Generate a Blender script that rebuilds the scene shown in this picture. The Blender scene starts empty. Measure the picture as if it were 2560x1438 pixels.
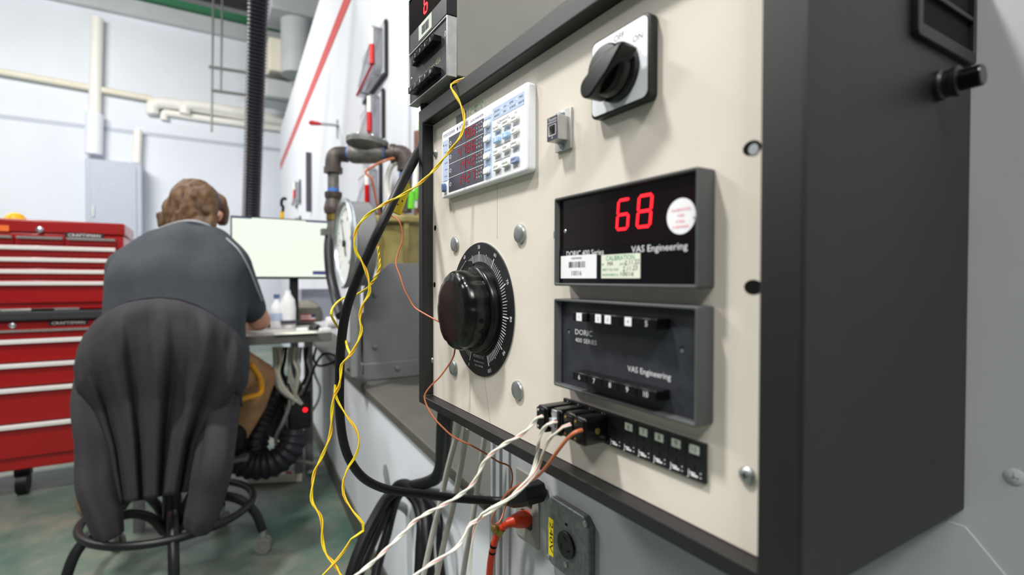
import bpy, math, random
from mathutils import Vector, Matrix, noise
random.seed(11)
scene = bpy.context.scene
COL = scene.collection
R = math.radians
V = Vector

# ---------------------------------------------------------------- camera
F_PX = 1287.85
YAW, PIT, ROL = 0.54455984, -0.01609142, 0.00206475
CAM = V((-0.26675, 0.0, 1.05))
fwd = V((math.sin(YAW)*math.cos(PIT), math.cos(YAW)*math.cos(PIT), math.sin(PIT)))
rt0 = V((math.cos(YAW), -math.sin(YAW), 0))
up0 = rt0.cross(fwd)
rgt = rt0*math.cos(ROL) + up0*math.sin(ROL)
upv = -rt0*math.sin(ROL) + up0*math.cos(ROL)
cd = bpy.data.cameras.new('camera')
cd.sensor_width = 36.0
cd.lens = F_PX/2560*36
cd.clip_start = 0.02
cd.clip_end = 100
cd.dof.use_dof = True
cd.dof.focus_distance = 0.60
cd.dof.aperture_fstop = 4.3
cam = bpy.data.objects.new('camera', cd)
COL.objects.link(cam)
cam.matrix_world = Matrix(((rgt.x, upv.x, -fwd.x, CAM.x), (rgt.y, upv.y, -fwd.y, CAM.y),
                           (rgt.z, upv.z, -fwd.z, CAM.z), (0, 0, 0, 1)))
scene.camera = cam

# ---------------------------------------------------------------- world, lamps, exposure
scene.view_settings.view_transform = 'Standard'
scene.view_settings.look = 'None'
scene.view_settings.exposure = 0.0
scene.view_settings.gamma = 1.0
wd = bpy.data.worlds.new('world')
scene.world = wd
wd.use_nodes = True
wd.node_tree.nodes['Background'].inputs[0].default_value = (0.93, 0.96, 1.0, 1)
wd.node_tree.nodes['Background'].inputs[1].default_value = 0.15


def area(name, loc, target, sx, sy, power, color=(1, 0.985, 0.95)):
    l = bpy.data.lights.new(name, 'AREA')
    l.shape = 'RECTANGLE'
    l.size, l.size_y = sx, sy
    l.energy = power
    l.color = color
    o = bpy.data.objects.new(name, l)
    COL.objects.link(o)
    o.location = loc
    o.rotation_euler = (V(target)-V(loc)).to_track_quat('-Z', 'Y').to_euler()
    return o


area('ceiling_lamp_key', (-1.45, 1.05, 4.0), (0, 0.4, 1.0), 0.30, 0.30, 125)
area('ceiling_lamp_left', (-4.6, 5.0, 4.6), (-0.5, 1.0, 1.0), 1.4, 0.3, 105)
area('ceiling_lamp_aisle', (-1.9, 4.6, 4.6), (-1.7, 4.6, 0), 0.5, 2.4, 95)
area('ceiling_lamp_far', (-2.6, 5.2, 4.3), (-1.6, 9.5, 1.2), 2.0, 1.0, 185)
area('ceiling_lamp_near', (-2.6, -1.2, 4.4), (-0.6, 0.6, 1.0), 0.5, 2.0, 40)
area('added_fill_light', (-1.0, -2.0, 3.7), (0.15, 0.4, 1.2), 1.2, 0.4, 95)  # added unseen fill behind the camera, brightens the instrument case side and right wall


def at(px, py, d):
    """point seen at a place of the photograph, d metres deep along the view axis"""
    return CAM + d*(fwd + rgt*((px-1280)/F_PX) - upv*((py-719)/F_PX))


def aX(px, py, X):
    r = fwd + rgt*((px-1280)/F_PX) - upv*((py-719)/F_PX)
    return CAM + r*((X-CAM.x)/r.x)


def aY(px, py, Y):
    r = fwd + rgt*((px-1280)/F_PX) - upv*((py-719)/F_PX)
    return CAM + r*((Y-CAM.y)/r.y)


def aZ(px, py, Z):
    r = fwd + rgt*((px-1280)/F_PX) - upv*((py-719)/F_PX)
    return CAM + r*((Z-CAM.z)/r.z)


# ---------------------------------------------------------------- materials
def lin(c):
    return tuple((x/255/12.92 if x/255 <= 0.04045 else ((x/255+0.055)/1.055)**2.4) for x in c)


MATS = {}


def mat(name, col, rough=0.5, metal=0.0, spec=0.5, var=0.06, vs=40.0, bump=0.0, bs=300.0, emit=0.0, trans=0.0, ior=1.45, stretch=None, coat=0.0):
    m = bpy.data.materials.new(name)
    m.use_nodes = True
    nt = m.node_tree
    b = nt.nodes['Principled BSDF']
    c = lin(col)
    b.inputs['Roughness'].default_value = rough
    b.inputs['Metallic'].default_value = metal
    b.inputs['Specular IOR Level'].default_value = spec
    b.inputs['IOR'].default_value = ior
    b.inputs['Transmission Weight'].default_value = trans
    b.inputs['Coat Weight'].default_value = coat
    tc = nt.nodes.new('ShaderNodeTexCoord')
    mp = nt.nodes.new('ShaderNodeMapping')
    nt.links.new(tc.outputs['Object'], mp.inputs[0])
    if stretch:
        mp.inputs['Scale'].default_value = stretch
    n = nt.nodes.new('ShaderNodeTexNoise')
    n.inputs['Scale'].default_value = vs
    n.inputs['Detail'].default_value = 4
    nt.links.new(mp.outputs[0], n.inputs['Vector'])
    rp = nt.nodes.new('ShaderNodeValToRGB')
    rp.color_ramp.elements[0].position = 0.3
    rp.color_ramp.elements[1].position = 0.7
    rp.color_ramp.elements[0].color = tuple(x*(1-var) for x in c)+(1,)
    rp.color_ramp.elements[1].color = tuple(min(1, x*(1+var)) for x in c)+(1,)
    nt.links.new(n.outputs['Fac'], rp.inputs[0])
    nt.links.new(rp.outputs[0], b.inputs['Base Color'])
    if emit:
        nt.links.remove(b.inputs['Base Color'].links[0])
        b.inputs['Base Color'].default_value = tuple(x*0.05 for x in c)+(1,)
        b.inputs['Emission Color'].default_value = c+(1,)
        b.inputs['Emission Strength'].default_value = emit
    if bump:
        n2 = nt.nodes.new('ShaderNodeTexNoise')
        n2.inputs['Scale'].default_value = bs
        n2.inputs['Detail'].default_value = 3
        nt.links.new(mp.outputs[0], n2.inputs['Vector'])
        bp = nt.nodes.new('ShaderNodeBump')
        bp.inputs['Strength'].default_value = bump
        bp.inputs['Distance'].default_value = 0.002
        nt.links.new(n2.outputs['Fac'], bp.inputs['Height'])
        nt.links.new(bp.outputs[0], b.inputs['Normal'])
    MATS[name] = m
    return m


mat('beige_paint', (220, 212, 200), 0.5, var=0.03, vs=14, spec=0.35)
mat('black_texture_paint', (17, 17, 19), 0.46, spec=0.7, var=0.08, vs=60, bump=0.12, bs=1400)
mat('black_smooth', (22, 22, 24), 0.42)
mat('black_gloss', (9, 9, 10), 0.12, spec=0.6)
mat('black_matte', (16, 16, 17), 0.8, spec=0.2)
mat('bakelite', (9, 9, 10), 0.24, spec=0.45)
mat('grey_bezel', (78, 81, 82), 0.45)
mat('smoked_red', (20, 8, 10), 0.08, spec=0.6)
mat('slate_face', (46, 48, 55), 0.42, var=0.25, vs=60, stretch=(1, 1, 12))
mat('led_red', (255, 22, 36), 0.4, emit=3.2, var=0)
mat('led_dim', (214, 24, 56), 0.4, emit=0.62, var=0)
mat('white_plastic', (236, 238, 242), 0.35)
mat('white_ink', (225, 226, 228), 0.5)
mat('dark_ink', (52, 52, 66), 0.6)
mat('purple_ink', (96, 84, 150), 0.6)
mat('green_ink', (62, 150, 110), 0.6)
mat('red_ink', (226, 110, 124), 0.6)
mat('red_mark', (190, 50, 45), 0.5)
mat('gold_ink', (190, 180, 140), 0.5)
mat('sticker_white', (240, 241, 244), 0.4, var=0.02)
mat('sticker_green', (226, 230, 214), 0.5, var=0.03)
mat('old_sticker', (198, 205, 190), 0.6, var=0.08)
mat('pale_blue', (186, 203, 232), 0.4)
mat('key_white', (240, 240, 236), 0.4)
mat('key_blue', (170, 205, 242), 0.35)
mat('key_shift', (150, 166, 206), 0.4)
mat('power_blue', (88, 108, 150), 0.35)
mat('display_grey', (74, 71, 84), 0.25)
mat('case_grey', (150, 149, 142), 0.55, var=0.03)
mat('aluminium', (190, 190, 188), 0.42, metal=0.7, var=0.12, vs=90)
mat('zinc', (176, 180, 180), 0.38, metal=0.85, var=0.15, vs=70)
mat('galvanised', (122, 126, 126), 0.5, metal=0.5, var=0.22, vs=120)
mat('chrome', (205, 210, 214), 0.32, metal=0.95)
mat('brass', (150, 128, 70), 0.35, metal=0.8)
mat('dial_black', (24, 24, 26), 0.45)
mat('plate_white', (238, 240, 247), 0.3, var=0.02)
mat('wall_grey_paint', (179, 182, 184), 0.6, var=0.05, vs=8)
mat('booth_white', (228, 231, 238), 0.5, var=0.02, vs=4)
mat('far_wall_white', (226, 231, 240), 0.7, var=0.03, vs=1.5)
mat('bench_grey', (88, 86, 80), 0.55, var=0.1, vs=8)
mat('steel_sheet', (128, 128, 130), 0.45, metal=0.35, var=0.08, vs=10)
mat('olive_paint', (142, 130, 80), 0.5, var=0.2, vs=20)
mat('pipe_iron', (82, 74, 70), 0.5, metal=0.3, var=0.35, vs=40)
mat('pipe_grey', (116, 114, 110), 0.5, metal=0.35, var=0.3, vs=40)
mat('rust_pipe', (120, 84, 72), 0.6, var=0.25, vs=40)
mat('blue_tape', (70, 120, 200), 0.5)
mat('gauge_grey', (132, 134, 134), 0.45, metal=0.2)
mat('gauge_face', (235, 236, 234), 0.4)
mat('stripe_red', (205, 88, 88), 0.5)
mat('handle_red', (200, 34, 42), 0.4)
mat('liquid_red', (214, 22, 26), 0.3)
mat('acrylic', (236, 238, 246), 0.08, trans=0.85, var=0, ior=1.3)
mat('acrylic_grey', (205, 207, 216), 0.25)
mat('green_strip', (110, 210, 50), 0.4)
mat('pipe_white', (245, 243, 236), 0.4, var=0.02)
mat('conduit_cream', (232, 226, 208), 0.5)
mat('panel_grey', (182, 188, 202), 0.5)
mat('duct_grey', (190, 194, 196), 0.5, var=0.06, vs=3)
mat('beam_green', (52, 120, 84), 0.6)
mat('ceiling_grey', (106, 108, 104), 0.9)
mat('rod_steel', (130, 134, 130), 0.5, metal=0.4)
mat('hose_black', (36, 36, 44), 0.4)
mat('rubber_black', (15, 15, 17), 0.45, spec=0.35)
mat('tool_red', (160, 10, 14), 0.32, var=0.05, vs=6, coat=0.3)
mat('tool_handle', (246, 245, 242), 0.35, var=0.02)
mat('tool_dark', (48, 50, 54), 0.6)
mat('badge_black', (60, 56, 56), 0.3, metal=0.3)
mat('shirt_grey', (60, 65, 71), 0.85, var=0.06, vs=30, bump=0.2, bs=60)
mat('shirt_trim', (160, 164, 170), 0.8)
mat('jacket_black', (50, 47, 52), 0.85, var=0.1, vs=30, bump=0.25, bs=120)
mat('skin', (206, 150, 126), 0.5, var=0.05)
mat('hair', (100, 74, 50), 0.6, var=0.45, vs=60, bump=0.9, bs=160, stretch=(1, 1, 0.22))
mat('khaki', (178, 136, 96), 0.85, var=0.08, vs=30)
mat('boot_brown', (150, 112, 72), 0.6, var=0.2)
mat('sole_pale', (196, 186, 168), 0.7)
mat('strap_yellow', (228, 158, 30), 0.5)
mat('desk_top', (176, 174, 168), 0.4)
mat('desk_edge', (112, 110, 106), 0.5)
mat('screen', (244, 255, 238), 0.4, emit=0.97, var=0)
mat('screen_bar', (92, 100, 170), 0.4, emit=0.5, var=0)
mat('cap_grey', (110, 108, 100), 0.9, var=0.12, vs=60)
mat('cap_mesh', (168, 162, 150), 0.9, var=0.2, vs=80)
mat('flag_red', (190, 70, 70), 0.8)
mat('flag_white', (226, 220, 216), 0.8)
mat('flag_blue', (50, 56, 90), 0.8)
mat('paper_white', (236, 238, 240), 0.6)
mat('cable_white', (206, 206, 200), 0.5)
mat('cable_grey', (128, 126, 122), 0.5)
mat('wire_yellow', (232, 204, 40), 0.4, var=0.05)
mat('wire_orange', (206, 110, 48), 0.4)
mat('wire_copper', (184, 104, 66), 0.4)
mat('wire_white', (228, 226, 212), 0.45, var=0.03)
mat('wire_pink', (212, 130, 130), 0.45)
mat('wire_red', (190, 50, 70), 0.45)
mat('conn_yellow', (218, 198, 36), 0.35)
mat('cord_orange', (206, 58, 26), 0.4)
mat('label_yellow', (236, 214, 40), 0.45)
mat('hook_grey', (150, 152, 152), 0.5, metal=0.3)
mat('tube_grey', (170, 168, 160), 0.45)
mat('green_ball', (70, 190, 60), 0.4)
mat('hat_yellow', (244, 190, 20), 0.4)
mat('label_orange', (240, 110, 40), 0.5)


def floor_mat():
    m = mat('floor_paint', (112, 120, 110), 0.45, var=0.0)
    nt = m.node_tree
    b = nt.nodes['Principled BSDF']
    tc = nt.nodes.new('ShaderNodeTexCoord')
    n = nt.nodes.new('ShaderNodeTexNoise')
    n.inputs['Scale'].default_value = 3.2
    n.inputs['Detail'].default_value = 9
    n.inputs['Roughness'].default_value = 0.65
    nt.links.new(tc.outputs['Object'], n.inputs['Vector'])
    rp = nt.nodes.new('ShaderNodeValToRGB')
    e = rp.color_ramp.elements
    e[0].position, e[0].color = 0.36, lin((72, 98, 88))+(1,)
    e[1].position, e[1].color = 0.66, lin((136, 132, 122))+(1,)
    k = e.new(0.5)
    k.color = lin((100, 116, 104))+(1,)
    nt.links.new(n.outputs['Fac'], rp.inputs[0])
    nt.links.new(rp.outputs[0], b.inputs['Base Color'])
    return m


floor_mat()

# ---------------------------------------------------------------- mesh builder
WM = {}


class MB:
    """collects shapes; M maps what is added to the world"""

    def __init__(s, M=None):
        s.M = M.copy() if M is not None else Matrix.Identity(4)
        s.v, s.f, s.mi = [], [], []

    def add(s, vs, fs, m=0, L=None):
        o = len(s.v)
        T = s.M @ L if L is not None else s.M
        s.v += [T @ V(p) for p in vs]
        s.f += [[i+o for i in f] for f in fs]
        s.mi += [m]*len(fs)
        return s

    def box(s, x0, x1, y0, y1, z0, z1, m=0, L=None):
        vs = [(x, y, z) for z in (z0, z1) for y in (y0, y1) for x in (x0, x1)]
        return s.add(vs, [(0, 2, 3, 1), (4, 5, 7, 6), (0, 1, 5, 4), (2, 6, 7, 3), (0, 4, 6, 2), (1, 3, 7, 5)], m, L)

    def prism(s, pts, z0, z1, m=0, L=None):
        n = len(pts)
        vs = [(p[0], p[1], z0) for p in pts]+[(p[0], p[1], z1) for p in pts]
        fs = [tuple(reversed(range(n))), tuple(range(n, 2*n))]
        fs += [(i, (i+1) % n, n+(i+1) % n, n+i) for i in range(n)]
        return s.add(vs, fs, m, L)

    def ring(s, outer, inner, z0, z1, m=0, L=None):
        """frame between two outlines with the same number of points"""
        n = len(outer)
        vs = [(p[0], p[1], z) for z in (z0, z1) for q in (outer, inner) for p in q]
        fs = []
        for i in range(n):
            j = (i+1) % n
            fs += [(2*n+i, 2*n+j, 3*n+j, 3*n+i), (j, i, n+i, n+j), (i, j, 2*n+j, 2*n+i), (n+j, n+i, 3*n+i, 3*n+j)]
        return s.add(vs, fs, m, L)

    def cyl(s, p0, p1, r0, r1=None, n=24, m=0):
        return s.tube([p0, p1], [r0, r0 if r1 is None else r1], n, m)

    def tube(s, pts, r, n=12, m=0, sx=None):
        pts = [V(p) for p in pts]
        k = len(pts)
        rr = r if isinstance(r, (list, tuple)) else [r]*k
        ring, nrm = [], None
        vs = []
        for i, p in enumerate(pts):
            t = (pts[min(i+1, k-1)]-pts[max(i-1, 0)])
            t = t.normalized() if t.length > 1e-9 else V((0, 0, 1))
            if nrm is None:
                a = V((0, 0, 1)) if abs(t.z) < 0.9 else V((1, 0, 0))
                nrm = (a-t*a.dot(t)).normalized()
            else:
                nrm = (nrm-t*nrm.dot(t))
                nrm = nrm.normalized() if nrm.length > 1e-6 else t.orthogonal().normalized()
            b = t.cross(nrm)
            for q in range(n):
                a = 2*math.pi*q/n
                vs.append(p+nrm*(rr[i]*math.cos(a))+b*(rr[i]*math.sin(a)))
        fs = []
        for i in range(k-1):
            for q in range(n):
                w = (q+1) % n
                fs.append((i*n+q, i*n+w, (i+1)*n+w, (i+1)*n+q))
        fs.append(tuple(reversed(range(n))))
        fs.append(tuple(range((k-1)*n, k*n)))
        return s.add(vs, fs, m)

    def lathe(s, prof, n=40, m=0, L=None, lobes=0, depth=0.0):
        """prof: (radius, height) pairs, turned about local z"""
        vs, fs = [], []
        for r, z in prof:
            for q in range(n):
                a = 2*math.pi*q/n
                k = 1.0
                if lobes:
                    k = 1-depth*max(0, math.cos(a*lobes))**2
                vs.append((r*k*math.cos(a), r*k*math.sin(a), z))
        for i in range(len(prof)-1):
            for q in range(n):
                w = (q+1) % n
                fs.append((i*n+q, i*n+w, (i+1)*n+w, (i+1)*n+q))
        fs.append(tuple(reversed(range(n))))
        fs.append(tuple(range((len(prof)-1)*n, len(prof)*n)))
        return s.add(vs, fs, m, L)

    def ball(s, c, r, n=16, m=0, L=None):
        rx, ry, rz = r if isinstance(r, (tuple, list)) else (r, r, r)
        h = n//2
        vs = [(c[0], c[1], c[2]-rz)]
        for i in range(1, h):
            a = math.pi*i/h-math.pi/2
            for q in range(n):
                b = 2*math.pi*q/n
                vs.append((c[0]+rx*math.cos(a)*math.cos(b), c[1]+ry*math.cos(a)*math.sin(b), c[2]+rz*math.sin(a)))
        vs.append((c[0], c[1], c[2]+rz))
        fs = []
        for q in range(n):
            w = (q+1) % n
            fs.append((0, 1+w, 1+q))
            for i in range(h-2):
                fs.append((1+i*n+q, 1+i*n+w, 1+(i+1)*n+w, 1+(i+1)*n+q))
            fs.append((1+(h-2)*n+q, 1+(h-2)*n+w, len(vs)-1))
        return s.add(vs, fs, m, L)

    def mesh(s, name, mats, inv, smooth):
        me = bpy.data.meshes.new(name)
        me.from_pydata([inv @ p for p in s.v], [], s.f)
        for m in mats:
            me.materials.append(MATS[m])
        if len(mats) > 1:
            me.polygons.foreach_set('material_index', s.mi)
        if smooth:
            me.polygons.foreach_set('use_smooth', [True]*len(me.polygons))
            me.set_sharp_from_angle(angle=R(smooth))
        me.update()
        return me

    def build(s, name, mats, parent=None, bevel=0.0, smooth=35, seg=2):
        if isinstance(mats, str):
            mats = [mats]
        if parent is None:
            lo = V((min(p.x for p in s.v), min(p.y for p in s.v), min(p.z for p in s.v)))
            hi = V((max(p.x for p in s.v), max(p.y for p in s.v), max(p.z for p in s.v)))
            W = Matrix.Translation(V(((lo.x+hi.x)/2, (lo.y+hi.y)/2, lo.z)))
        else:
            W = WM[parent.name]
        o = bpy.data.objects.new(name, s.mesh(name, mats, W.inverted(), smooth))
        COL.objects.link(o)
        if parent is None:
            o.matrix_world = W
        else:
            o.parent = parent
        WM[o.name] = W
        if bevel:
            b = o.modifiers.new('edge', 'BEVEL')
            b.width = bevel
            b.segments = seg
            b.limit_method = 'ANGLE'
            b.angle_limit = R(40)
        return o


def thing(name, label, cat, M, group=None):
    o = bpy.data.objects.new(name, None)
    o.empty_display_size = 0.02
    COL.objects.link(o)
    if not isinstance(M, Matrix):
        M = Matrix.Translation(V(M))
    o.matrix_world = M
    WM[o.name] = M.copy()
    return tag(o, label, cat, group)


def tag(o, label, cat, group=None):
    o['label'] = label
    o['category'] = cat
    if group:
        o['group'] = group
    return o


def struct(o):
    o['kind'] = 'structure'
    return o


def front(Y, Z, X=0.0):
    """frame on a surface facing the room: x to the right, y up, z out"""
    return Matrix(((0, 0, -1, X), (-1, 0, 0, Y), (0, 1, 0, Z), (0, 0, 0, 1)))


def side(X, Y, Z):
    """frame on a surface facing the camera end of the room: x along the world x, y up, z out"""
    return Matrix(((1, 0, 0, X), (0, 0, -1, Y), (0, 1, 0, Z), (0, 0, 0, 1)))


def rect(x0, x1, y0, y1, r=0.0, n=4):
    if not r:
        return [(x0, y0), (x1, y0), (x1, y1), (x0, y1)]
    out = []
    for cx, cy, a0 in ((x1-r, y0+r, -90), (x1-r, y1-r, 0), (x0+r, y1-r, 90), (x0+r, y0+r, 180)):
        for i in range(n+1):
            a = R(a0+90*i/n)
            out.append((cx+r*math.cos(a), cy+r*math.sin(a)))
    return out


def disc(cx, cy, r, n=32):
    return [(cx+r*math.cos(2*math.pi*i/n), cy+r*math.sin(2*math.pi*i/n)) for i in range(n)]


def at0(x, y, z=0.0, rot=0.0):
    return Matrix.Translation((x, y, z)) @ Matrix.Rotation(R(rot), 4, 'Z')


def frm(p, z, x=None):
    """frame at p with local z along z"""
    z = V(z).normalized()
    x = V(x) if x is not None else z.orthogonal()
    x = (x-z*x.dot(z)).normalized()
    y = z.cross(x)
    p = V(p)
    return Matrix(((x.x, y.x, z.x, p.x), (x.y, y.y, z.y, p.y), (x.z, y.z, z.z, p.z), (0, 0, 0, 1)))


# ---------------------------------------------------------------- lettering
TXT = {}


def glyphs(string):
    if string not in TXT:
        c = bpy.data.curves.new('t', 'FONT')
        c.body = string
        c.resolution_u = 2
        if string.startswith('*'):
            c.body = string[1:]
            c.offset = 0.002
        c.align_x = 'CENTER'
        o = bpy.data.objects.new('t', c)
        COL.objects.link(o)
        dg = bpy.context.evaluated_depsgraph_get()
        me = bpy.data.meshes.new_from_object(o.evaluated_get(dg))
        vs = [tuple(v.co) for v in me.vertices]
        fs = [tuple(p.vertices) for p in me.polygons]
        bpy.data.objects.remove(o)
        bpy.data.curves.remove(c)
        bpy.data.meshes.remove(me)
        TXT[string] = (vs, fs)
    return TXT[string]


def lettering(name, parent, mats, M, items, smooth=0):
    """items: (string, height, x, y, z[, width or None, rotation, material index, slant]); x is the centre, y the baseline"""
    b = MB(M)
    for it in items:
        st, h, x, y, z = it[:5]
        w = it[5] if len(it) > 5 else None
        rot = it[6] if len(it) > 6 else 0
        mi = it[7] if len(it) > 7 else 0
        sl = it[8] if len(it) > 8 else 0
        vs, fs = glyphs(st)
        if not vs:
            continue
        xs = [v[0] for v in vs]
        k = h/0.69
        wx = (max(xs)-min(xs)) or 1
        kx = w/wx if w else k
        cx = (max(xs)+min(xs))/2
        loc = [((v[0]-cx)*kx+sl*v[1]*k, v[1]*k, 0) for v in vs]
        b.add(loc, fs, mi, at0(x, y, z, rot))
    return b.build(name, mats, parent, smooth=smooth)


SEG = {'0': 'abcdef', '1': 'bc', '2': 'abged', '3': 'abgcd', '4': 'fgbc', '5': 'afgcd', '6': 'afgedc', '7': 'abc', '8': 'abcdefg', '9': 'abcdfg'}


def seven(b, ch, x, y, z, w, h, t, slant=0.12, m=0):
    """one seven-segment digit, lower-left corner at x, y"""
    def bar(p, q):
        d = V((q[0]-p[0], q[1]-p[1], 0))
        n = V((-d.y, d.x, 0)).normalized()*t/2
        e = d.normalized()*t*0.5
        P, Q = V((p[0], p[1], 0))+e*0.35, V((q[0], q[1], 0))-e*0.35
        pts = [P, P+e+n, Q-e+n, Q, Q-e-n, P+e-n]
        b.prism([(x+c.x+slant*c.y, y+c.y) for c in reversed(pts)], z, z+0.0003, m)
    c = {'a': ((0, h), (w, h)), 'b': ((w, h), (w, h/2)), 'c': ((w, h/2), (w, 0)), 'd': ((0, 0), (w, 0)), 'e': ((0, h/2), (0, 0)), 'f': ((0, h), (0, h/2)), 'g': ((0, h/2), (w, h/2))}
    for s_ in SEG.get(ch, ''):
        bar(*c[s_])


# ---------------------------------------------------------------- paths
def smooth_path(pts, k=8):
    pts = [V(p) for p in pts]
    out = []
    n = len(pts)
    for i in range(n-1):
        p0, p1, p2, p3 = pts[max(i-1, 0)], pts[i], pts[i+1], pts[min(i+2, n-1)]
        for j in range(k):
            t = j/k
            out.append(0.5*((2*p1)+(p2-p0)*t+(2*p0-5*p1+4*p2-p3)*t*t+(3*p1-p0-3*p2+p3)*t**3))
    out.append(pts[-1])
    return out


def resample(path, step):
    out = [path[0]]
    acc = 0.0
    for a, b in zip(path, path[1:]):
        L = (b-a).length
        while acc+L >= step:
            t = (step-acc)/L
            a = a.lerp(b, t)
            out.append(a.copy())
            L = (b-a).length
            acc = 0.0
        acc += L
    out.append(path[-1])
    return out


def twisted(b, path, r, period, phase=0.0, third=True, off=0.9):
    path = resample(path, period/10)
    nrm = None
    S = [[], [], []]
    for i, p in enumerate(path):
        t = (path[min(i+1, len(path)-1)]-path[max(i-1, 0)]).normalized()
        if nrm is None:
            nrm = t.orthogonal().normalized()
        nrm = (nrm-t*nrm.dot(t)).normalized()
        bn = t.cross(nrm)
        a = phase+2*math.pi*i/10
        e = nrm*math.cos(a)+bn*math.sin(a)
        g = -nrm*math.sin(a)+bn*math.cos(a)
        S[0].append(p+e*r*off)
        S[1].append(p-e*r*off)
        S[2].append(p+g*r*0.62)
    b.tube(S[0], r, 8, 0)
    b.tube(S[1], r, 8, 1)
    if third:
        b.tube(S[2], r*0.6, 6, 2)


def pp(lst):
    return [at(*p) for p in lst]


def blob(name, chains, m, parent, voxel=0.012, it=6, factor=0.6, extra=None, shag=0.0):
    """fuses tapering chains of (x, y, z, radius[, flatten-y]) into one continuous skin"""
    b = MB()
    for ch in chains:
        P = [V(c[:3]) for c in ch]
        for i, c in enumerate(ch):
            r = c[3]
            ry = r*(c[4] if len(c) > 4 else 1)
            b.ball(P[i], (r, ry, r), 14)
        for i in range(len(ch)-1):
            a, c = ch[i], ch[i+1]
            fa, fc = (a[4] if len(a) > 4 else 1), (c[4] if len(c) > 4 else 1)
            n = max(2, int((P[i+1]-P[i]).length/(min(a[3], c[3])*0.35)))
            for k in range(1, n):
                t = k/n
                r = a[3]*(1-t)+c[3]*t
                f = fa*(1-t)+fc*t
                b.ball(P[i].lerp(P[i+1], t), (r, r*f, r), 12)
    if extra:
        extra(b)
    me = b.mesh(name, [m], Matrix.Identity(4), 0)
    o = bpy.data.objects.new(name, me)
    COL.objects.link(o)
    rm = o.modifiers.new('fuse', 'REMESH')
    rm.mode = 'VOXEL'
    rm.voxel_size = voxel
    sm = o.modifiers.new('soft', 'SMOOTH')
    sm.iterations = it
    sm.factor = factor
    dg = bpy.context.evaluated_depsgraph_get()
    m2 = bpy.data.meshes.new_from_object(o.evaluated_get(dg))
    inv = WM[parent.name].inverted()
    m2.transform(inv)
    m2.materials.clear()
    m2.materials.append(MATS[m])
    m2.polygons.foreach_set('use_smooth', [True]*len(m2.polygons))
    bpy.data.objects.remove(o)
    if shag:
        for v in m2.vertices:
            p = v.co
            q = V((p.x*24, p.y*24, p.z*9))
            v.co = p+v.normal*shag*(noise.noise(q)+0.6*noise.noise(q*2.3))
    o = bpy.data.objects.new(name, m2)
    COL.objects.link(o)
    o.parent = parent
    WM[o.name] = WM[parent.name]
    return o

# ================================================================ setting
b = MB(); b.box(-7, 3, -3, 11, -0.1, 0); struct(b.build('floor', 'floor_paint', smooth=0))
YF = 9.5
b = MB(); b.box(-8, 3, YF, YF+0.2, 0, 5.3); struct(b.build('wall_far', 'far_wall_white', smooth=0))
b = MB(); b.box(-8, 3, 1.5, YF+0.2, 5.5, 5.6); struct(b.build('ceiling', 'ceiling_grey', smooth=0))
p, q = aY(300, 0, YF-0.05), aY(720, 85, YF-0.05)
zb = (p.z+q.z)/2
b = MB(); b.box(-8, 2, YF-0.22, YF, zb, zb+0.09); struct(b.build('trim_1', 'beam_green', smooth=0))
b = MB(); b.box(-8, 2, YF-0.12, YF, zb-0.24, zb-0.01); struct(b.build('wall_shade_band', 'duct_grey', smooth=0))  # grey band standing in for the shade along the top of the far wall
p = aY(200, 315, YF)
b = MB(); b.box(-8, 2, YF-0.003, YF, p.z-0.03, p.z+0.03); struct(b.build('trim_3', 'panel_grey', smooth=0))

# painted cabinet wall that carries the instrument cabinet and the outlets
b = MB()
b.box(0.2, 0.31, -2.2, 0.84, 0, 2.3)
struct(b.build('wall_right', 'wall_grey_paint', bevel=0.003))
b = MB()
for y in (0.833, 0.808, 0.775):
    b.box(0.194, 0.2, y-0.004, y+0.004, 0.02, 2.25)
struct(b.build('trim_4', 'wall_grey_paint', bevel=0.001))
# lower cover sheet whose slanting edge starts at the cabinet corner
c0, c1, c2 = aX(2412, 1318, 0.1985), aX(2520, 1448, 0.1985), aX(2620, 1560, 0.1985)
b = MB(front(0, 0, 0.2))
b.prism([(-0.8, 0.05), (-c2.y, 0.05), (-c2.y, c2.z), (-c1.y, c1.z), (-c0.y, c0.z), (-0.16, 0.874), (-0.8, 0.874)], 0, 0.0015)
struct(b.build('trim_5', 'wall_grey_paint'))
sp = aX(2537, 1192, 0.2)
b = MB(front(sp.y, sp.z, 0.2))
b.lathe([(0.0055, 0), (0.0055, 0.0006), (0.003, 0.0016)], 20)
b.box(-0.0028, 0.0028, -0.0005, 0.0005, 0.0012, 0.0019); b.box(-0.0005, 0.0005, -0.0028, 0.0028, 0.0012, 0.0019)
tag(b.build('wall_screw', 'wall_grey_paint'), 'painted-over cross-head screw in the grey wall right of the black cabinet', 'screw')


def bx(y, d=0.0):
    """booth-side x at a distance y"""
    return 0.38+0.052*y+d


def nx(y, d=0.0):
    """bench front x at a distance y"""
    return 0.13+0.065*y+d


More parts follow.
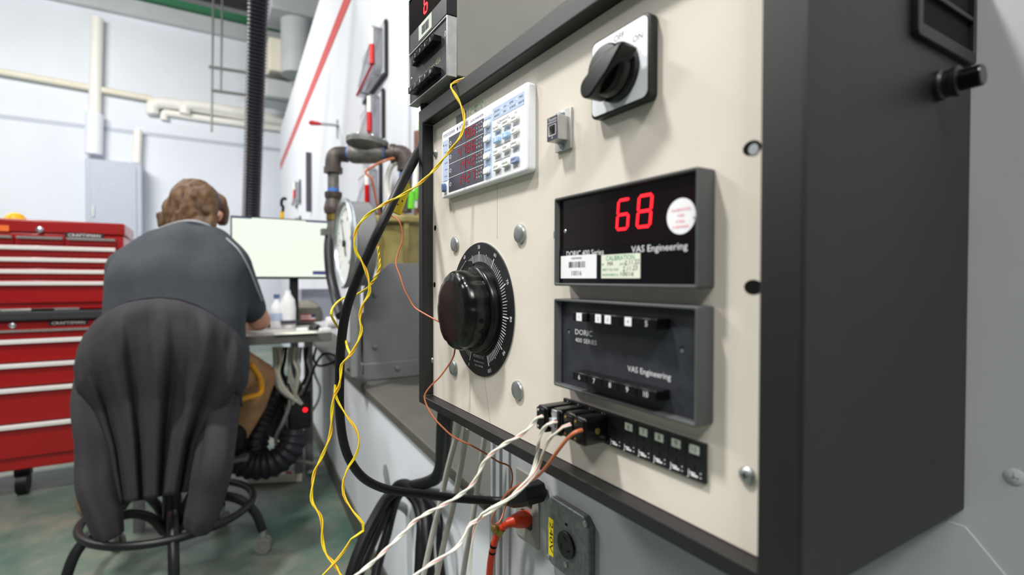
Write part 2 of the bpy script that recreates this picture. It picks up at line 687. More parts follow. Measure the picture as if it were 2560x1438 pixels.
# white test booth
YB0 = 2.36
bo = thing('test_booth', 'tall white test booth wall with a long red stripe', 'booth', (bx(5), 5, 0))
b = MB(); b.prism([(bx(YB0), YB0), (bx(YB0, 0.9), YB0), (bx(9, 0.9), 9.0), (bx(9), 9.0)], 0, 3.43); b.build('wall_panel', 'booth_white', bo)
b = MB(); b.prism([(bx(YB0, -0.004), YB0), (bx(YB0), YB0), (bx(9), 9.0), (bx(9, -0.004), 9.0)], 2.79, 2.905); b.build('stripe', 'stripe_red', bo)['label'] = 'red stripe along the booth'
for px in (1012, 1044, 1062):
    p_ = aY(px, 300, YB0-0.006)
    b = MB(); b.box(p_.x, p_.x+0.016, YB0-0.012, YB0, 0.65, 3.3); b.build('seam_batten', 'booth_white', bo)
for i, (px, w) in enumerate(((752, 0.05),)):
    y0 = 0.647/(math.tan(YAW+math.atan((px-1280)/F_PX))-0.052)
    b = MB(); b.prism([(bx(y0, -0.02), y0), (bx(y0), y0), (bx(y0+w), y0+w), (bx(y0+w, -0.02), y0+w)], 0.65, 2.4)
    b.build('seam_batten', 'booth_white', bo)
y0 = 3.55
b = MB(); b.prism([(bx(y0-0.5, -0.004), y0-0.5), (bx(y0-0.5), y0-0.5), (bx(y0), y0), (bx(y0, -0.004), y0)], 3.0, 3.3); b.build('blue_marking', 'pale_blue', bo)

b = MB(); b.box(1.0, 1.1, 0.6, YB0, 0, 3.2); struct(b.build('wall_alcove', 'booth_white', smooth=0))
# bench under the booth
be = thing('workbench', 'long grey-topped bench with white front along the booth', 'bench', (nx(3), 3, 0))
b = MB(); b.prism([(nx(0.845), 0.845), (0.997, 0.845), (0.997, YB0-0.014), (bx(YB0, -0.003), YB0-0.014), (bx(5.2, -0.003), 5.2), (nx(5.2), 5.2)], 0.615, 0.643); b.build('top', 'bench_grey', be, bevel=0.003)
b = MB(); b.prism([(nx(0.845, 0.012), 0.845), (nx(0.845, 0.10), 0.845), (nx(5.2, 0.1), 5.2), (nx(5.2, 0.012), 5.2)], 0.0, 0.615); b.build('front_panel', 'booth_white', be)
b = MB(); b.prism([(nx(0.845, 0.004), 0.845), (nx(0.845, 0.013), 0.845), (nx(5.2, 0.013), 5.2), (nx(5.2, 0.004), 5.2)], 0.0, 0.09); b.build('kick_strip', 'bench_grey', be)

# ================================================================ instrument cabinet
Mc = front(0.404, 1.0785)
cab = thing('instrument_cabinet', 'black metal wall cabinet with a cream front panel full of instruments', 'cabinet', front(0.404, 0.8815))
b = MB(Mc); b.ring(rect(-0.2555, 0.2627, -0.1950, 0.1962), rect(-0.2410, 0.2388, -0.1846, 0.1766), -0.022, 0.0145)
b.build('front_frame', 'black_texture_paint', cab, bevel=0.0016, seg=3)
b = MB(Mc); b.box(-0.2535, 0.2595, -0.1930, 0.1942, -0.199, -0.0225)
b.build('shell', 'black_texture_paint', cab, bevel=0.002)
b = MB(Mc); b.box(-0.2408, 0.2386, -0.1844, 0.1764, -0.006, 0.0)
panel = b.build('front_panel', 'beige_paint', cab, bevel=0.0004)
for Y, Z in ((0.637, 1.1177), (0.6395, 1.0425), (0.1795, 1.1243), (0.1779, 1.0458)):
    b = MB(front(Y, Z)); b.prism(disc(0, 0, 0.0036) if Y > 0.4 else [(x*1.35, y) for x, y in disc(0, 0, 0.0042)], -0.001, 0.0002)
    b.build('rack_hole', 'black_matte', panel, smooth=0)
    if abs(Z-1.1243) < 1e-4:
        b = MB(front(Y-0.0012, Z-0.001)); b.lathe([(0.0032, 0.0001), (0.003, 0.0006)], 20); b.build('clip_nut', 'chrome', panel)
for Y, Z in ((0.6335, 1.2154), (0.6485, 0.9410), (0.1801, 0.9387)):
    b = MB(front(Y, Z))
    b.lathe([(0.0052, 0), (0.0052, 0.0008), (0.0045, 0.0022), (0.003, 0.0031), (0.0012, 0.0034)], 24)
    b.box(-0.002, 0.002, -0.0004, 0.0004, 0.0028, 0.0036, 1); b.box(-0.0004, 0.0004, -0.002, 0.002, 0.0028, 0.0036, 1)
    b.build('panel_screw', ['zinc', 'black_matte'], panel)
for Y, Z in ((0.5726, 1.0927), (0.4237, 1.0942), (0.5772, 0.9411), (0.4275, 0.9413)):
    b = MB(front(Y, Z))
    b.lathe([(0.0092, 0), (0.0092, 0.0022), (0.0086, 0.0032), (0.007, 0.0038), (0.003, 0.0041)], 32)
    b.build('carriage_bolt', 'zinc', panel)
# fine scratch line and stickers on the panel
b = MB(front(0, 0)); b.prism([(-0.4845, 0.8925), (-0.4840, 0.8925), (-0.4985, 0.9420), (-0.4990, 0.9420)], 0, 0.0001)
b.prism([(-0.4707, 1.0926), (-0.4702, 1.0926), (-0.4702, 1.149), (-0.4707, 1.149)], 0, 0.0001)
b.build('pencil_line', 'case_grey', panel, smooth=0)
b = MB(front(0.5588, 1.2405)); b.box(-0.0212, 0.0212, -0.0125, 0.0108, 0, 0.0003); st = b.build('asset_sticker', 'old_sticker', panel, smooth=0)
b = MB(front(0.5588, 1.2405)); x = -0.012
while x < 0.013:
    w = random.choice((0.0008, 0.0014, 0.0022)); b.box(x, x+w, -0.010, 0.006, 0.0003, 0.0005); x += w+random.choice((0.0008, 0.0013))
b.build('barcode', 'dark_ink', st, smooth=0)
b = MB(front(0.517, 1.2393)); b.box(-0.0188, 0.0188, -0.0113, 0.0085, 0, 0.0003); st = b.build('calibration_sticker', 'sticker_green', panel, smooth=0)
lettering('lettering', st, ['green_ink', 'dark_ink'], front(0.517, 1.2393), [
    ('CALIBRATION', 0.0042, 0, 0.0028, 0.0004, 0.032), ('BY', 0.0022, -0.015, -0.001, 0.0004), ('NEXT CAL DUE', 0.0022, -0.009, -0.005, 0.0004), ('INSTRUMENT #', 0.0022, -0.009, -0.009, 0.0004),
    ('MA  2.11.22', 0.0028, 0.004, -0.001, 0.0004, None, 0, 1), ('2.11.23', 0.0028, 0.011, -0.005, 0.0004, None, 0, 1)])
# side vent and fuse holder
Ms = side(0, 0.1445, 0)
b = MB(Ms); b.ring(rect(0.104, 0.1935, 1.1985, 1.262, 0.003), rect(0.1105, 0.1895, 1.2065, 1.256, 0.001), 0, 0.004)
b.box(0.1105, 0.1895, 1.2275, 1.2305, 0, 0.0035)
vent = b.build('side_vent', 'black_smooth', cab, bevel=0.0006)
b = MB(Ms); b.box(0.1105, 0.1895, 1.2065, 1.256, 0.0001, 0.0006); b.build('recess', 'black_matte', vent, smooth=0)
Mf = side(0.1425, 0.1445, 1.1755)
b = MB(Mf); b.lathe([(0.0098, 0), (0.0098, 0.003), (0.0085, 0.0045), (0.0085, 0.008), (0.0094, 0.0085), (0.0094, 0.0115), (0.0085, 0.012)], 28)
fh = b.build('fuse_holder', 'black_smooth', cab)
b = MB(Mf); b.lathe([(0.0066, 0.0115), (0.0066, 0.0222), (0.0060, 0.0230)], 28); b.build('cap', 'bakelite', fh)

# ================================================================ power meter with four red read-outs
Mw = front(0.4957, 1.1905)
wt = thing('power_meter', 'white digital power meter with four red readouts and rows of keys', 'meter', Mw)
b = MB(Mw); b.prism(rect(-0.0985, 0.0985, -0.0408, 0.0408, 0.004), 0.0001, 0.009); b.build('bezel', 'white_plastic', wt, bevel=0.0012)
b = MB(Mw); b.prism(rect(-0.0965, 0.0965, -0.0388, 0.0388, 0.003), 0.009, 0.0093); b.build('overlay', 'sticker_white', wt, smooth=0)
b = MB(Mw)
for x0, x1, y0, y1 in ((0.0135, 0.0305, -0.0355, 0.0295), (-0.0945, -0.079, -0.0205, 0.0285), (0.0318, 0.0918, 0.0215, 0.0335)):
    b = MB(Mw); b.box(x0, x1, y0, y1, 0.0093, 0.0095); b.build('blue_field', 'pale_blue', wt, smooth=0)
b = MB(Mw); b.box(-0.0765, 0.0125, -0.036, 0.0295, 0.0093, 0.0096); dsp = b.build('display', 'display_grey', wt, smooth=0)
rows = (('119.6', 0.0218, 'V'), ('4.786', 0.0055, 'A'), ('14.42', -0.0108, 'W'), ('1.427', -0.0271, 'PF'))
b = MB(Mw)
for s, y, u in rows:
    x = -0.050
    for ch in s:
        if ch == '.':
            b.prism(disc(x-0.0018, y-0.0045, 0.0008, 10), 0.0097, 0.00995); continue
        seven(b, ch, x, y-0.0042, 0.0097, 0.0062, 0.0100, 0.0011)
        x += 0.0118
for i, y in enumerate((0.0218, 0.0055, -0.0108, -0.0271)):
    k = (i*2+1) % 3
    b.box(0.0012, 0.0024, y-0.0015+k*0.002, y+0.0015+k*0.002, 0.0097, 0.0099)
b.build('readout', 'led_dim', dsp, smooth=0)
b = MB(Mw)
for y in (0.0135, -0.0028, -0.0191):
    b.box(-0.0765, 0.0125, y-0.0003, y+0.0003, 0.0096, 0.0098)
b.build('rule_lines', 'white_ink', dsp, smooth=0)
it = []
for i, y in enumerate((0.0218, 0.0055, -0.0108, -0.0271)):
    for j, row in enumerate((('m', 'V', ('VA', 'PF', 'PF', 'PF')[i]), ('k', 'A', ('var', 'V', 'Hz', 'Hz')[i]), ('M', 'W', ('TIME', '%', 'Wh', '%')[i]))):
        for k in range(3):
            it.append((row[k], 0.0022, -0.0025+k*0.0052, y+0.0038-j*0.0042, 0.0098))
    it.append((('1', '2', '3', '4')[i], 0.002, -0.0752, y+0.0036, 0.0098))
lettering('unit_letters', dsp, 'white_ink', Mw, it)
b = MB(Mw)
for y in (0.0218, 0.0055, -0.0108, -0.0271):
    b.ring(disc(-0.0715, y, 0.0024, 16), disc(-0.0715, y, 0.0017, 16), 0.0096, 0.0098)
b.build('channel_rings', 'white_ink', dsp, smooth=0)
b = MB(Mw); b.box(-0.0925, -0.0905, 0.0225, 0.0245, 0.0095, 0.0097); b.build('run_lamp', 'led_dim', wt, smooth=0)
b = MB(Mw); b.prism(rect(-0.0905, -0.0835, -0.0345, -0.0235, 0.0032), 0.0093, 0.0135); b.build('power_button', 'power_blue', wt, bevel=0.0012)
for y in (0.0203, 0.0051, -0.0128, -0.0281):
    b = MB(Mw); b.prism(rect(0.0165, 0.0272, y-0.0033, y+0.0033, 0.002), 0.0095, 0.0128); b.build('function_key', 'key_white', wt, bevel=0.0008)
KX, KY = (0.0429, 0.0610, 0.0775), (0.0112, -0.0003, -0.0130, -0.0281)
keys = (('VOLTAGE', 0, 0), ('CURRENT', 1, 0), ('HOLD', 2, 0), ('v', 0, 1), ('^', 1, 1), ('SET', 2, 1), ('START', 0, 2), ('STOP', 1, 2), ('INTERFACE', 2, 2), ('SETUP', 0, 3), ('SAVE/LOAD', 1, 3), ('SHIFT', 2, 3))
it, pu = [], []
for s, i, j in keys:
    x, y = KX[i], KY[j]+0.0004*i
    b = MB(Mw); b.prism(rect(x-0.0062, x+0.0062, y-0.0031, y+0.0031, 0.0018), 0.0093, 0.0122)
    b.build('key', 'key_blue' if s in 'v^' else 'key_shift' if s == 'SHIFT' else 'key_white', wt, bevel=0.0008)
    if s in 'v^':
        continue
    it.append((s, 0.0020, x-0.0004, y-0.0006, 0.0123, min(0.0105, 0.0017*len(s))))
b = MB(Mw)
for x, y, d in ((0.0429, -0.0003, -1), (0.0610, 0.0001, 1)):
    b.prism([(x-0.0018, y-0.0013*d), (x+0.0018, y-0.0013*d), (x, y+0.0017*d)][::d], 0.0122, 0.0123)
b.build('arrow_marks', 'sticker_white', wt, smooth=0)
for s, i, j in (('CONFIG', 0, 0), ('EXT SNSR', 1, 0), ('SINGLE', 2, 0), ('CAL', 2, 1), ('INTEG', 0, 2), ('RESET', 1, 2), ('UTILITY', 2, 2), ('MENU', 0, 3), ('CONNECT', 1, 3)):
    it.append((s, 0.0021, KX[i], KY[j]-0.0062, 0.0094, min(0.0115, 0.00185*len(s)), 0, 1))
it += [('LOCAL', 0.0021, KX[2], KY[3]-0.0062, 0.0094, 0.008), ('AUTO', 0.0019, 0.0445, 0.0165, 0.0094), ('RANGE', 0.0019, 0.0518, 0.0163, 0.0094), ('AUTO', 0.0019, 0.0605, 0.0168, 0.0094), ('ESC', 0.0019, 0.0775, 0.0168, 0.0094),
       ('INTEGRATION', 0.0019, 0.052, -0.0075, 0.0094), ('SETUP', 0.0019, 0.052, -0.0222, 0.0094)]
for x, y, s in ((0.0385, 0.0285, 'SCALING'), (0.0385, 0.0238, 'HARMONICS'), (0.0545, 0.0285, 'AVG'), (0.0545, 0.0238, 'MAX'), (0.0670, 0.0290, 'LINE'), (0.0700, 0.0240, 'KEY PROTECT'), (0.0845, 0.0292, 'FREQ'), (0.0850, 0.0240, 'REMOTE')):
    it.append((s, 0.0019, x+0.002, y, 0.0096, min(0.011, 0.0016*len(s))))
for y in (0.0203, 0.0051, -0.0128, -0.0281):
    it.append(('FUNCTION', 0.0017, 0.0215, y+0.0050, 0.0096))
for y, s in ((0.0215, 'CHECK'), (0.013, 'V RANGE'), (0.0, 'I RANGE'), (-0.008, 'STORE'), (-0.016, 'RECALL')):
    it.append((s, 0.0016, -0.0845, y, 0.0096))
it += [('POWER', 0.0018, -0.087, -0.0218, 0.0094, None, 0, 1), ('ON/OFF', 0.0018, -0.087, -0.0375, 0.0094), ('YOKOGAWA', 0.0040, -0.0765, 0.0325, 0.0094, 0.034, 0, 1), ('WT310E', 0.0046, -0.0365, 0.0322, 0.0094, 0.025, 0, 1), ('DIGITAL POWER METER', 0.0024, -0.0035, 0.0326, 0.0094, 0.030, 0, 1)]
lettering('lettering', wt, ['dark_ink', 'purple_ink'], Mw, it)
b = MB(Mw)
for x0, x1, y in ((0.0365, 0.0475, 0.0155), (0.0560, 0.0665, 0.0158), (0.0365, 0.0428, -0.0068), (0.0610, 0.0665, -0.0066), (0.0365, 0.0478, -0.0215), (0.0560, 0.0665, -0.0213)):
    b.box(x0, x1, y, y+0.0004, 0.0093, 0.0095)
b.prism([(-0.0545, 0.0343), (-0.0525, 0.0318), (-0.0505, 0.0343), (-0.0525, 0.0368)], 0.0093, 0.0095)
b.build('printed_marks', 'dark_ink', wt, smooth=0)
b = MB(Mw)
for x, y in ((0.0343, 0.0290), (0.0343, 0.0245), (0.0510, 0.0290), (0.0510, 0.0245), (0.0632, 0.0296), (0.0632, 0.0248), (0.0790, 0.0298), (0.0790, 0.0248)):
    b.box(x-0.0007, x+0.0007, y-0.0010, y+0.0010, 0.0095, 0.0097)
b.build('indicator_lamps', 'key_white', wt, smooth=0)

# ================================================================ rotary switch
Mr = front(0.2795, 1.2012)
rs = thing('rotary_switch', 'black rotary cam switch on a white square plate reading OFF and ON', 'switch', Mr)
b = MB(Mr); b.prism(rect(-0.0300, 0.0300, -0.0292, 0.0292, 0.0045), 0, 0.0085); b.build('base', 'black_smooth', rs, bevel=0.0012)
b = MB(Mr); b.prism(rect(-0.0283, 0.0283, -0.0275, 0.0275, 0.0045), 0.0085, 0.0089); b.build('plate', 'plate_white', rs, smooth=0)
for i_ in (('OFF', 0.0044, 0.001, 0.0205, 0.009), ('ON', 0.0044, 0.0195, 0.0128, 0.009), ('I', 0.0042, -0.0205, 0.0165, 0.009)):
    lettering('lettering', rs, 'dark_ink', Mr, [i_])
b = MB(Mr); b.ring(disc(-0.0205, 0.0186, 0.0034, 20), disc(-0.0205, 0.0186, 0.0028, 20), 0.0089, 0.0091); b.build('symbol_ring', 'dark_ink', rs, smooth=0)
Mr = Mr @ Matrix.Translation((0.001, -0.0035, 0))
b = MB(Mr); b.lathe([(0.0205, 0.0089), (0.0205, 0.0130), (0.0190, 0.0145)], 40)
b.build('skirt', 'bakelite', rs)
b = MB(Mr); b.lathe([(0.0180, 0.0140), (0.0176, 0.0225), (0.0165, 0.0240)], 40)
b.build('hub', 'bakelite', rs)
out = []
tip, c1, c2 = V((0.0245, 0.0075)), V((-0.0095, -0.0105)), V((0.008, 0.0))
d = (tip-c1).normalized(); n = V((-d.y, d.x))
out += [tip-n*0.0012, tip+n*0.0012, c2+n*0.0072]
a0 = math.atan2(n.y, n.x)
for k in range(13):
    a = a0+math.pi*k/12
    out.append(c1+V((math.cos(a), math.sin(a)))*0.0080)
out.append(c2-n*0.0072)
b = MB(Mr); b.prism([(p.x, p.y) for p in out], 0.0150, 0.0305); b.build('handle', 'bakelite', rs, bevel=0.0026, seg=3)

# ================================================================ small metal data port
Mp = front(0.3534, 1.1765)
cp = thing('data_port', 'small silver bracket with a square data socket beside the rotary switch', 'socket', Mp)
b = MB(Mp); b.box(-0.0106, 0.0106, -0.0172, 0.0172, 0, 0.003); b.build('bracket', 'aluminium', cp, bevel=0.0004)
b = MB(Mp); b.ring(rect(-0.0076, 0.0076, -0.0100, 0.0100), rect(-0.0046, 0.0046, -0.0056, 0.0026), 0.003, 0.0135); b.build('body', 'aluminium', cp, bevel=0.0003)
b = MB(Mp); b.ring(rect(-0.0073, 0.0073, -0.0097, 0.0097), rect(-0.0046, 0.0046, -0.0056, 0.0026), 0.0135, 0.0137); b.build('face', 'display_grey', cp, smooth=0)
b = MB(Mp); b.box(-0.0046, 0.0046, -0.0056, 0.0026, 0.0031, 0.0036); b.box(-0.003, 0.003, -0.0056, -0.0025, 0.0036, 0.008, 1); b.build('socket', ['black_matte', 'case_grey'], cp, smooth=0)
b = MB(Mp); b.ring(rect(-0.0052, 0.0052, -0.0062, 0.0030, 0.001), rect(-0.0047, 0.0047, -0.0057, 0.0027, 0.0008), 0.0137, 0.0139); b.box(-0.0062, 0.0062, 0.0046, 0.0050, 0.0137, 0.0139)
b.build('outline', 'white_ink', cp, smooth=0)
lettering('lettering', cp, 'white_ink', Mp, [('Tycom', 0.0026, 0, 0.0062, 0.0138, 0.0115), ('8', 0.002, 0, -0.0088, 0.0138)])
for y in (0.0138, -0.0138):
    b = MB(front(0.3534, 1.1765+y)); b.lathe([(0.0026, 0.003), (0.0026, 0.0042), (0.0016, 0.0050)], 18); b.box(-0.0018, 0.0018, -0.0003, 0.0003, 0.0048, 0.0053); b.build('mounting_screw', 'zinc', cp)

# ================================================================ red digital readout
M1 = front(0.2755, 1.0808)
m1 = thing('digital_meter', 'dark grey panel meter showing 68 in red digits with a barcode label', 'meter', M1)


def bezel(M, parent):
    b = MB(M)
    b.ring(rect(-0.0722, 0.0722, -0.0361, 0.0361, 0.0015, 2), rect(-0.0702, 0.0702, -0.0340, 0.0340, 0.0008, 2), 0.0001, 0.0155)
    return b.build('bezel', 'grey_bezel', parent, bevel=0.0012)


bezel(M1, m1)
b = MB(M1); b.box(-0.0701, 0.0701, -0.0062, 0.0339, 0.0001, 0.0112); b.build('window', 'smoked_red', m1, smooth=0)
b = MB(M1); b.box(-0.0701, 0.0701, -0.0339, -0.0064, 0.0001, 0.0116); lp = b.build('name_panel', 'black_gloss', m1, smooth=0)
b = MB(M1); seven(b, '6', -0.0018, 0.0048, 0.0112, 0.0108, 0.0205, 0.0019, 0.10); seven(b, '8', 0.0182, 0.0048, 0.0112, 0.0118, 0.0208, 0.0019, 0.10); b.build('digits', 'led_red', m1, smooth=0)['label'] = 'glowing red digits 68'
lettering('lettering', m1, 'white_ink', M1, [('*DORIC 400 Series', 0.0044, -0.0375, -0.0125, 0.0118, 0.045), ('*VAS Engineering', 0.0044, 0.0375, -0.0122, 0.0118, 0.048)])
b = MB(M1); b.box(-0.0672, -0.0228, -0.0300, -0.0118, 0.0118, 0.0121); st = b.build('barcode_label', 'sticker_white', m1, smooth=0)
b = MB(M1); x = -0.0565
while x < -0.036:
    w = random.choice((0.0004, 0.0007, 0.0012)); b.box(x, x+w, -0.0215, -0.0168, 0.0121, 0.0122); x += w+random.choice((0.0004, 0.0006, 0.0009))
b.build('barcode', 'black_matte', st, smooth=0)
lettering('lettering', st, 'black_matte', M1, [('NORDYNE R&D', 0.0015, -0.0465, -0.0148, 0.0122, 0.013), ('10016', 0.0038, -0.0465, -0.0277, 0.0122, 0.0125)])
b = MB(M1); b.box(-0.0172, 0.0222, -0.0300, -0.0128, 0.0118, 0.0121); st = b.build('calibration_label', 'sticker_green', m1, smooth=0)
lettering('lettering', st, ['green_ink', 'dark_ink'], M1, [('CALIBRATION', 0.0034, 0.0025, -0.0170, 0.0122, 0.029), ('BY', 0.0017, -0.0152, -0.0207, 0.0122), ('DATE', 0.0017, 0.0055, -0.0207, 0.0122), ('NEXT CAL DUE', 0.0017, -0.0075, -0.0245, 0.0122), ('INSTRUMENT #', 0.0017, -0.0075, -0.0283, 0.0122),
          ('MA', 0.003, -0.0075, -0.0208, 0.0122, None, 4, 1, 0.2), ('2.11.22', 0.0032, 0.0145, -0.0205, 0.0122, 0.014, 4, 1, 0.2), ('2.11.23', 0.0032, 0.0125, -0.0246, 0.0122, 0.014, 3, 1, 0.2), ('10016', 0.0030, 0.0095, -0.0284, 0.0122, 0.013, 0, 1, 0.2)])
b = MB(M1); b.prism(disc(0.0560, 0.0085, 0.0112, 40), 0.0113, 0.0116); st = b.build('round_sticker', 'sticker_white', m1, smooth=0)
lettering('lettering', st, 'red_ink', M1, [('CALIBRATION', 0.0016, 0.056, 0.0118, 0.0118, 0.015), ('VOID', 0.0017, 0.056, 0.0082, 0.0118), ('IF SEAL', 0.0016, 0.056, 0.0046, 0.0118), ('IS BROKEN', 0.0016, 0.056, 0.0012, 0.0118, 0.0125)])
b = MB(M1); b.lathe([(0.0016, 0.0112), (0.0012, 0.0116)], 16, 0, at0(-0.0628, 0.0085)); b.box(-0.0726, -0.0714, 0.003, 0.009, 0.013, 0.0158); b.box(0.0688, 0.0700, 0.0052, 0.0066, 0.0155, 0.0158)
b.build('retaining_screw', 'chrome', m1)

# ================================================================ selector with two rows of push buttons
M2 = front(0.2755, 0.9980)
m2 = thing('channel_selector', 'dark grey ten-button selector panel mounted below the red digital meter', 'selector', M2)
bezel(M2, m2)
b = MB(M2); b.box(-0.0701, 0.0701, -0.0339, 0.0339, 0.0001, 0.0092); b.build('face_plate', 'slate_face', m2, smooth=0)
for j, (y0, y1) in enumerate(((0.0203, 0.0272), (-0.0252, -0.0185))):
    for i in range(5):
        x0 = -0.0385+i*0.0170
        b = MB(M2); b.box(x0+0.0002, x0+0.0168, y0, y1, 0.0090, 0.0222 if (j or i in (0, 4)) else 0.0205)
        bt = b.build('push_button', 'bakelite', m2, bevel=0.0007)
        zf = 0.0223 if (j or i in (0, 4)) else 0.0206
        if j == 0 and i < 4:
            b = MB(M2); xs = x0+(0.0050, 0.0078, 0.0010, 0.0042)[i]; b.box(xs, xs+0.0062, y0+0.0004, y1-0.0006, zf-0.0001, zf+0.0001); b.build('number_tab', 'sticker_white', bt, smooth=0)
            lettering('lettering', bt, 'dark_ink', M2, [(str(i+1), 0.0026, xs+0.0031, y0+0.002, zf+0.0002)])
        else:
            lettering('lettering', bt, 'white_ink', M2, [(str(i+1+5*j), 0.0036, x0+0.0085, y0+0.0016, zf)])
lettering('lettering', m2, 'white_ink', M2, [('*DORIC', 0.0042, -0.0408, 0.0080, 0.0094, 0.021), ('400 SERIES', 0.0034, -0.0382, 0.0020, 0.0094, 0.026), ('*VAS Engineering', 0.0040, 0.0275, -0.0125, 0.0094, 0.039)])
for x, y in ((-0.0598, 0.0095), (0.0555, 0.0080)):
    b = MB(M2); b.prism(disc(x, y, 0.0022, 20), 0.0092, 0.0093); b.prism(disc(x+0.0003, y-0.0006, 0.0014, 16), 0.0093, 0.0095, 1); b.build('recessed_screw', ['black_matte', 'galvanised'], m2, smooth=0)

# ================================================================ row of ten thermocouple jacks
Mj = front(0.2790, 0.9368)
jk = thing('jack_strip', 'black strip of ten thermocouple jacks below the selector', 'jack', Mj)
JW = 0.0144
for i in range(10):
    x0 = -0.072+i*JW
    b = MB(Mj); b.box(x0+0.0001, x0+JW-0.0001, -0.0123, 0.0122, 0, 0.0030)
    md = b.build('jack_module', 'black_smooth', jk, bevel=0.0003)
    if i >= 4:
        b = MB(Mj)
        b.box(x0+0.0062, x0+0.0076, -0.0062, -0.0026, 0.0030, 0.0031); b.box(x0+0.0064, x0+0.0074, 0.0012, 0.0034, 0.0030, 0.0031)
        b.build('slots', 'black_matte', md, smooth=0)
        b = MB(Mj)
        b.box(x0+0.0030, x0+0.0072, -0.0086, -0.0078, 0.0030, 0.0032); b.box(x0+0.0040, x0+0.0092, -0.0102, -0.0090, 0.0030, 0.0032); b.box(x0+0.0110, x0+0.0118, -0.0072, -0.0066, 0.0030, 0.0032); b.box(x0+0.0108, x0+0.0120, -0.0098, -0.0094, 0.0030, 0.0032)
        b.build('printed_marks', 'white_ink', md, smooth=0)
        lettering('lettering', md, 'white_ink', Mj, [('J', 0.0040, x0+0.0018, -0.0105, 0.0031)])
    if i >= 5:
        b = MB(Mj); b.box(x0+0.0028, x0+0.0102, 0.0042, 0.0095, 0.0030, 0.0033); tb = b.build('number_tab', 'old_sticker', md, smooth=0)
        lettering('lettering', tb, 'dark_ink', Mj, [(str(i+1), 0.0036, x0+0.0065, 0.0052, 0.0034)])
    elif i < 4:
        lettering('lettering', md, 'white_ink', Mj, [(('1', '2', '3', '4')[i], 0.0034, x0+0.0060, 0.0078, 0.0031), ('J', 0.0030, x0+0.0092, 0.0078, 0.0031)])
plugs = ((0, 'first black plug at the far end of the jack strip', 0.030), (1, 'second black plug in the jack strip, with a steel wire clamp', 0.026), (2, 'third black plug in the jack strip, with a white and pink wire', 0.024), (3, 'fourth black plug in the jack strip, with the brown wire', 0.0255))
for i, lb, ln in plugs:
    x = -0.072+(i+0.5)*JW
    pg = thing('thermocouple_plug', lb, 'plug', front(0.2790-x, 0.9368), 'thermocouple plugs in the jack strip')
    Mq = front(0.2790-x, 0.9368)
    hw = 0.0066
    b = MB(Mq); b.prism(rect(-hw, hw, -0.0105, 0.0105, 0.003), 0.0031, ln); b.build('housing', 'bakelite', pg, bevel=0.0012)
    b = MB(Mq); b.box(-hw+0.001, hw-0.001, -0.0088, 0.0088, ln, ln+0.0014)
    b.build('end_cap', 'bakelite', pg, bevel=0.0005)
    for y in (0.0066, -0.0066):
        b = MB(front(0.2790-x, 0.9368+y)); b.lathe([(0.0012, ln+0.0014), (0.001, ln+0.0019)], 12, 0, at0(-0.0035, 0)); b.build('end_screw', 'chrome' if i == 0 else 'brass', pg)
    b = MB(Mq @ Matrix.Translation((hw, 0, 0)) @ Matrix.Rotation(R(90), 4, 'Y')); b.lathe([(0.0023, 0), (0.0023, 0.0004), (0.0014, 0.0005)], 16, 0, at0(-ln*0.55, 0.0)); b.build('cover_screw', 'brass', pg)
    if i == 1:
        b = MB(Mq); b.box(-0.0035, 0.0035, -0.0100, 0.0100, ln+0.0014, ln+0.0022); b.box(-0.0035, 0.0035, -0.0035, 0.0035, ln+0.0022, ln+0.0048)
        b.build('wire_clamp', 'chrome', pg, bevel=0.0006)

# ================================================================ variable transformer dial
Md = front(0.508, 1.0165)
dl = thing('variac_dial', 'large black fluted knob on a round 0 to 100 scale', 'dial', Md)
b = MB(Md); b.lathe([(0.0742, 0), (0.0742, 0.0014), (0.0736, 0.0018)], 96); b.build('scale_plate', 'dial_black', dl, smooth=30)
b = MB(Md); b.lathe([(0.0745, 0.0001), (0.0745, 0.0008)], 96); b.build('plate_edge', 'aluminium', dl, smooth=30)
b = MB(Md)
A0, SW = 249.0, 318.0
for k in range(101):
    a = R(A0-SW*k/100)
    L, w = (0.0080, 0.00028)
    if k % 5 == 0:
        L, w = 0.0095, 0.00032
    if k % 10 == 0:
        L, w = 0.0112, 0.00065
    r0 = 0.0530
    c, s = math.cos(a), math.sin(a)
    b.prism([(r0*c+w*s, r0*s-w*c), ((r0+L)*c+w*s, (r0+L)*s-w*c), ((r0+L)*c-w*s, (r0+L)*s+w*c), (r0*c-w*s, r0*s+w*c)], 0.0018, 0.0020)
b.build('scale_marks', 'white_ink', dl, smooth=0)
it = []
for k in range(0, 11):
    a = A0-SW*k/10
    rr = 0.0692
    it.append((str(k*10), 0.0040, rr*math.cos(R(a)), rr*math.sin(R(a)), 0.0021, None, a-90))
it += [('POWERSTAT', 0.0036, 0.0, -0.0545, 0.0021, 0.026), ('THE SUPERIOR ELECTRIC CO.', 0.0018, 0.0, -0.0595, 0.0021, 0.025), ('BRISTOL, CONN. USA', 0.0018, 0.0, -0.0638, 0.0021, 0.019)]
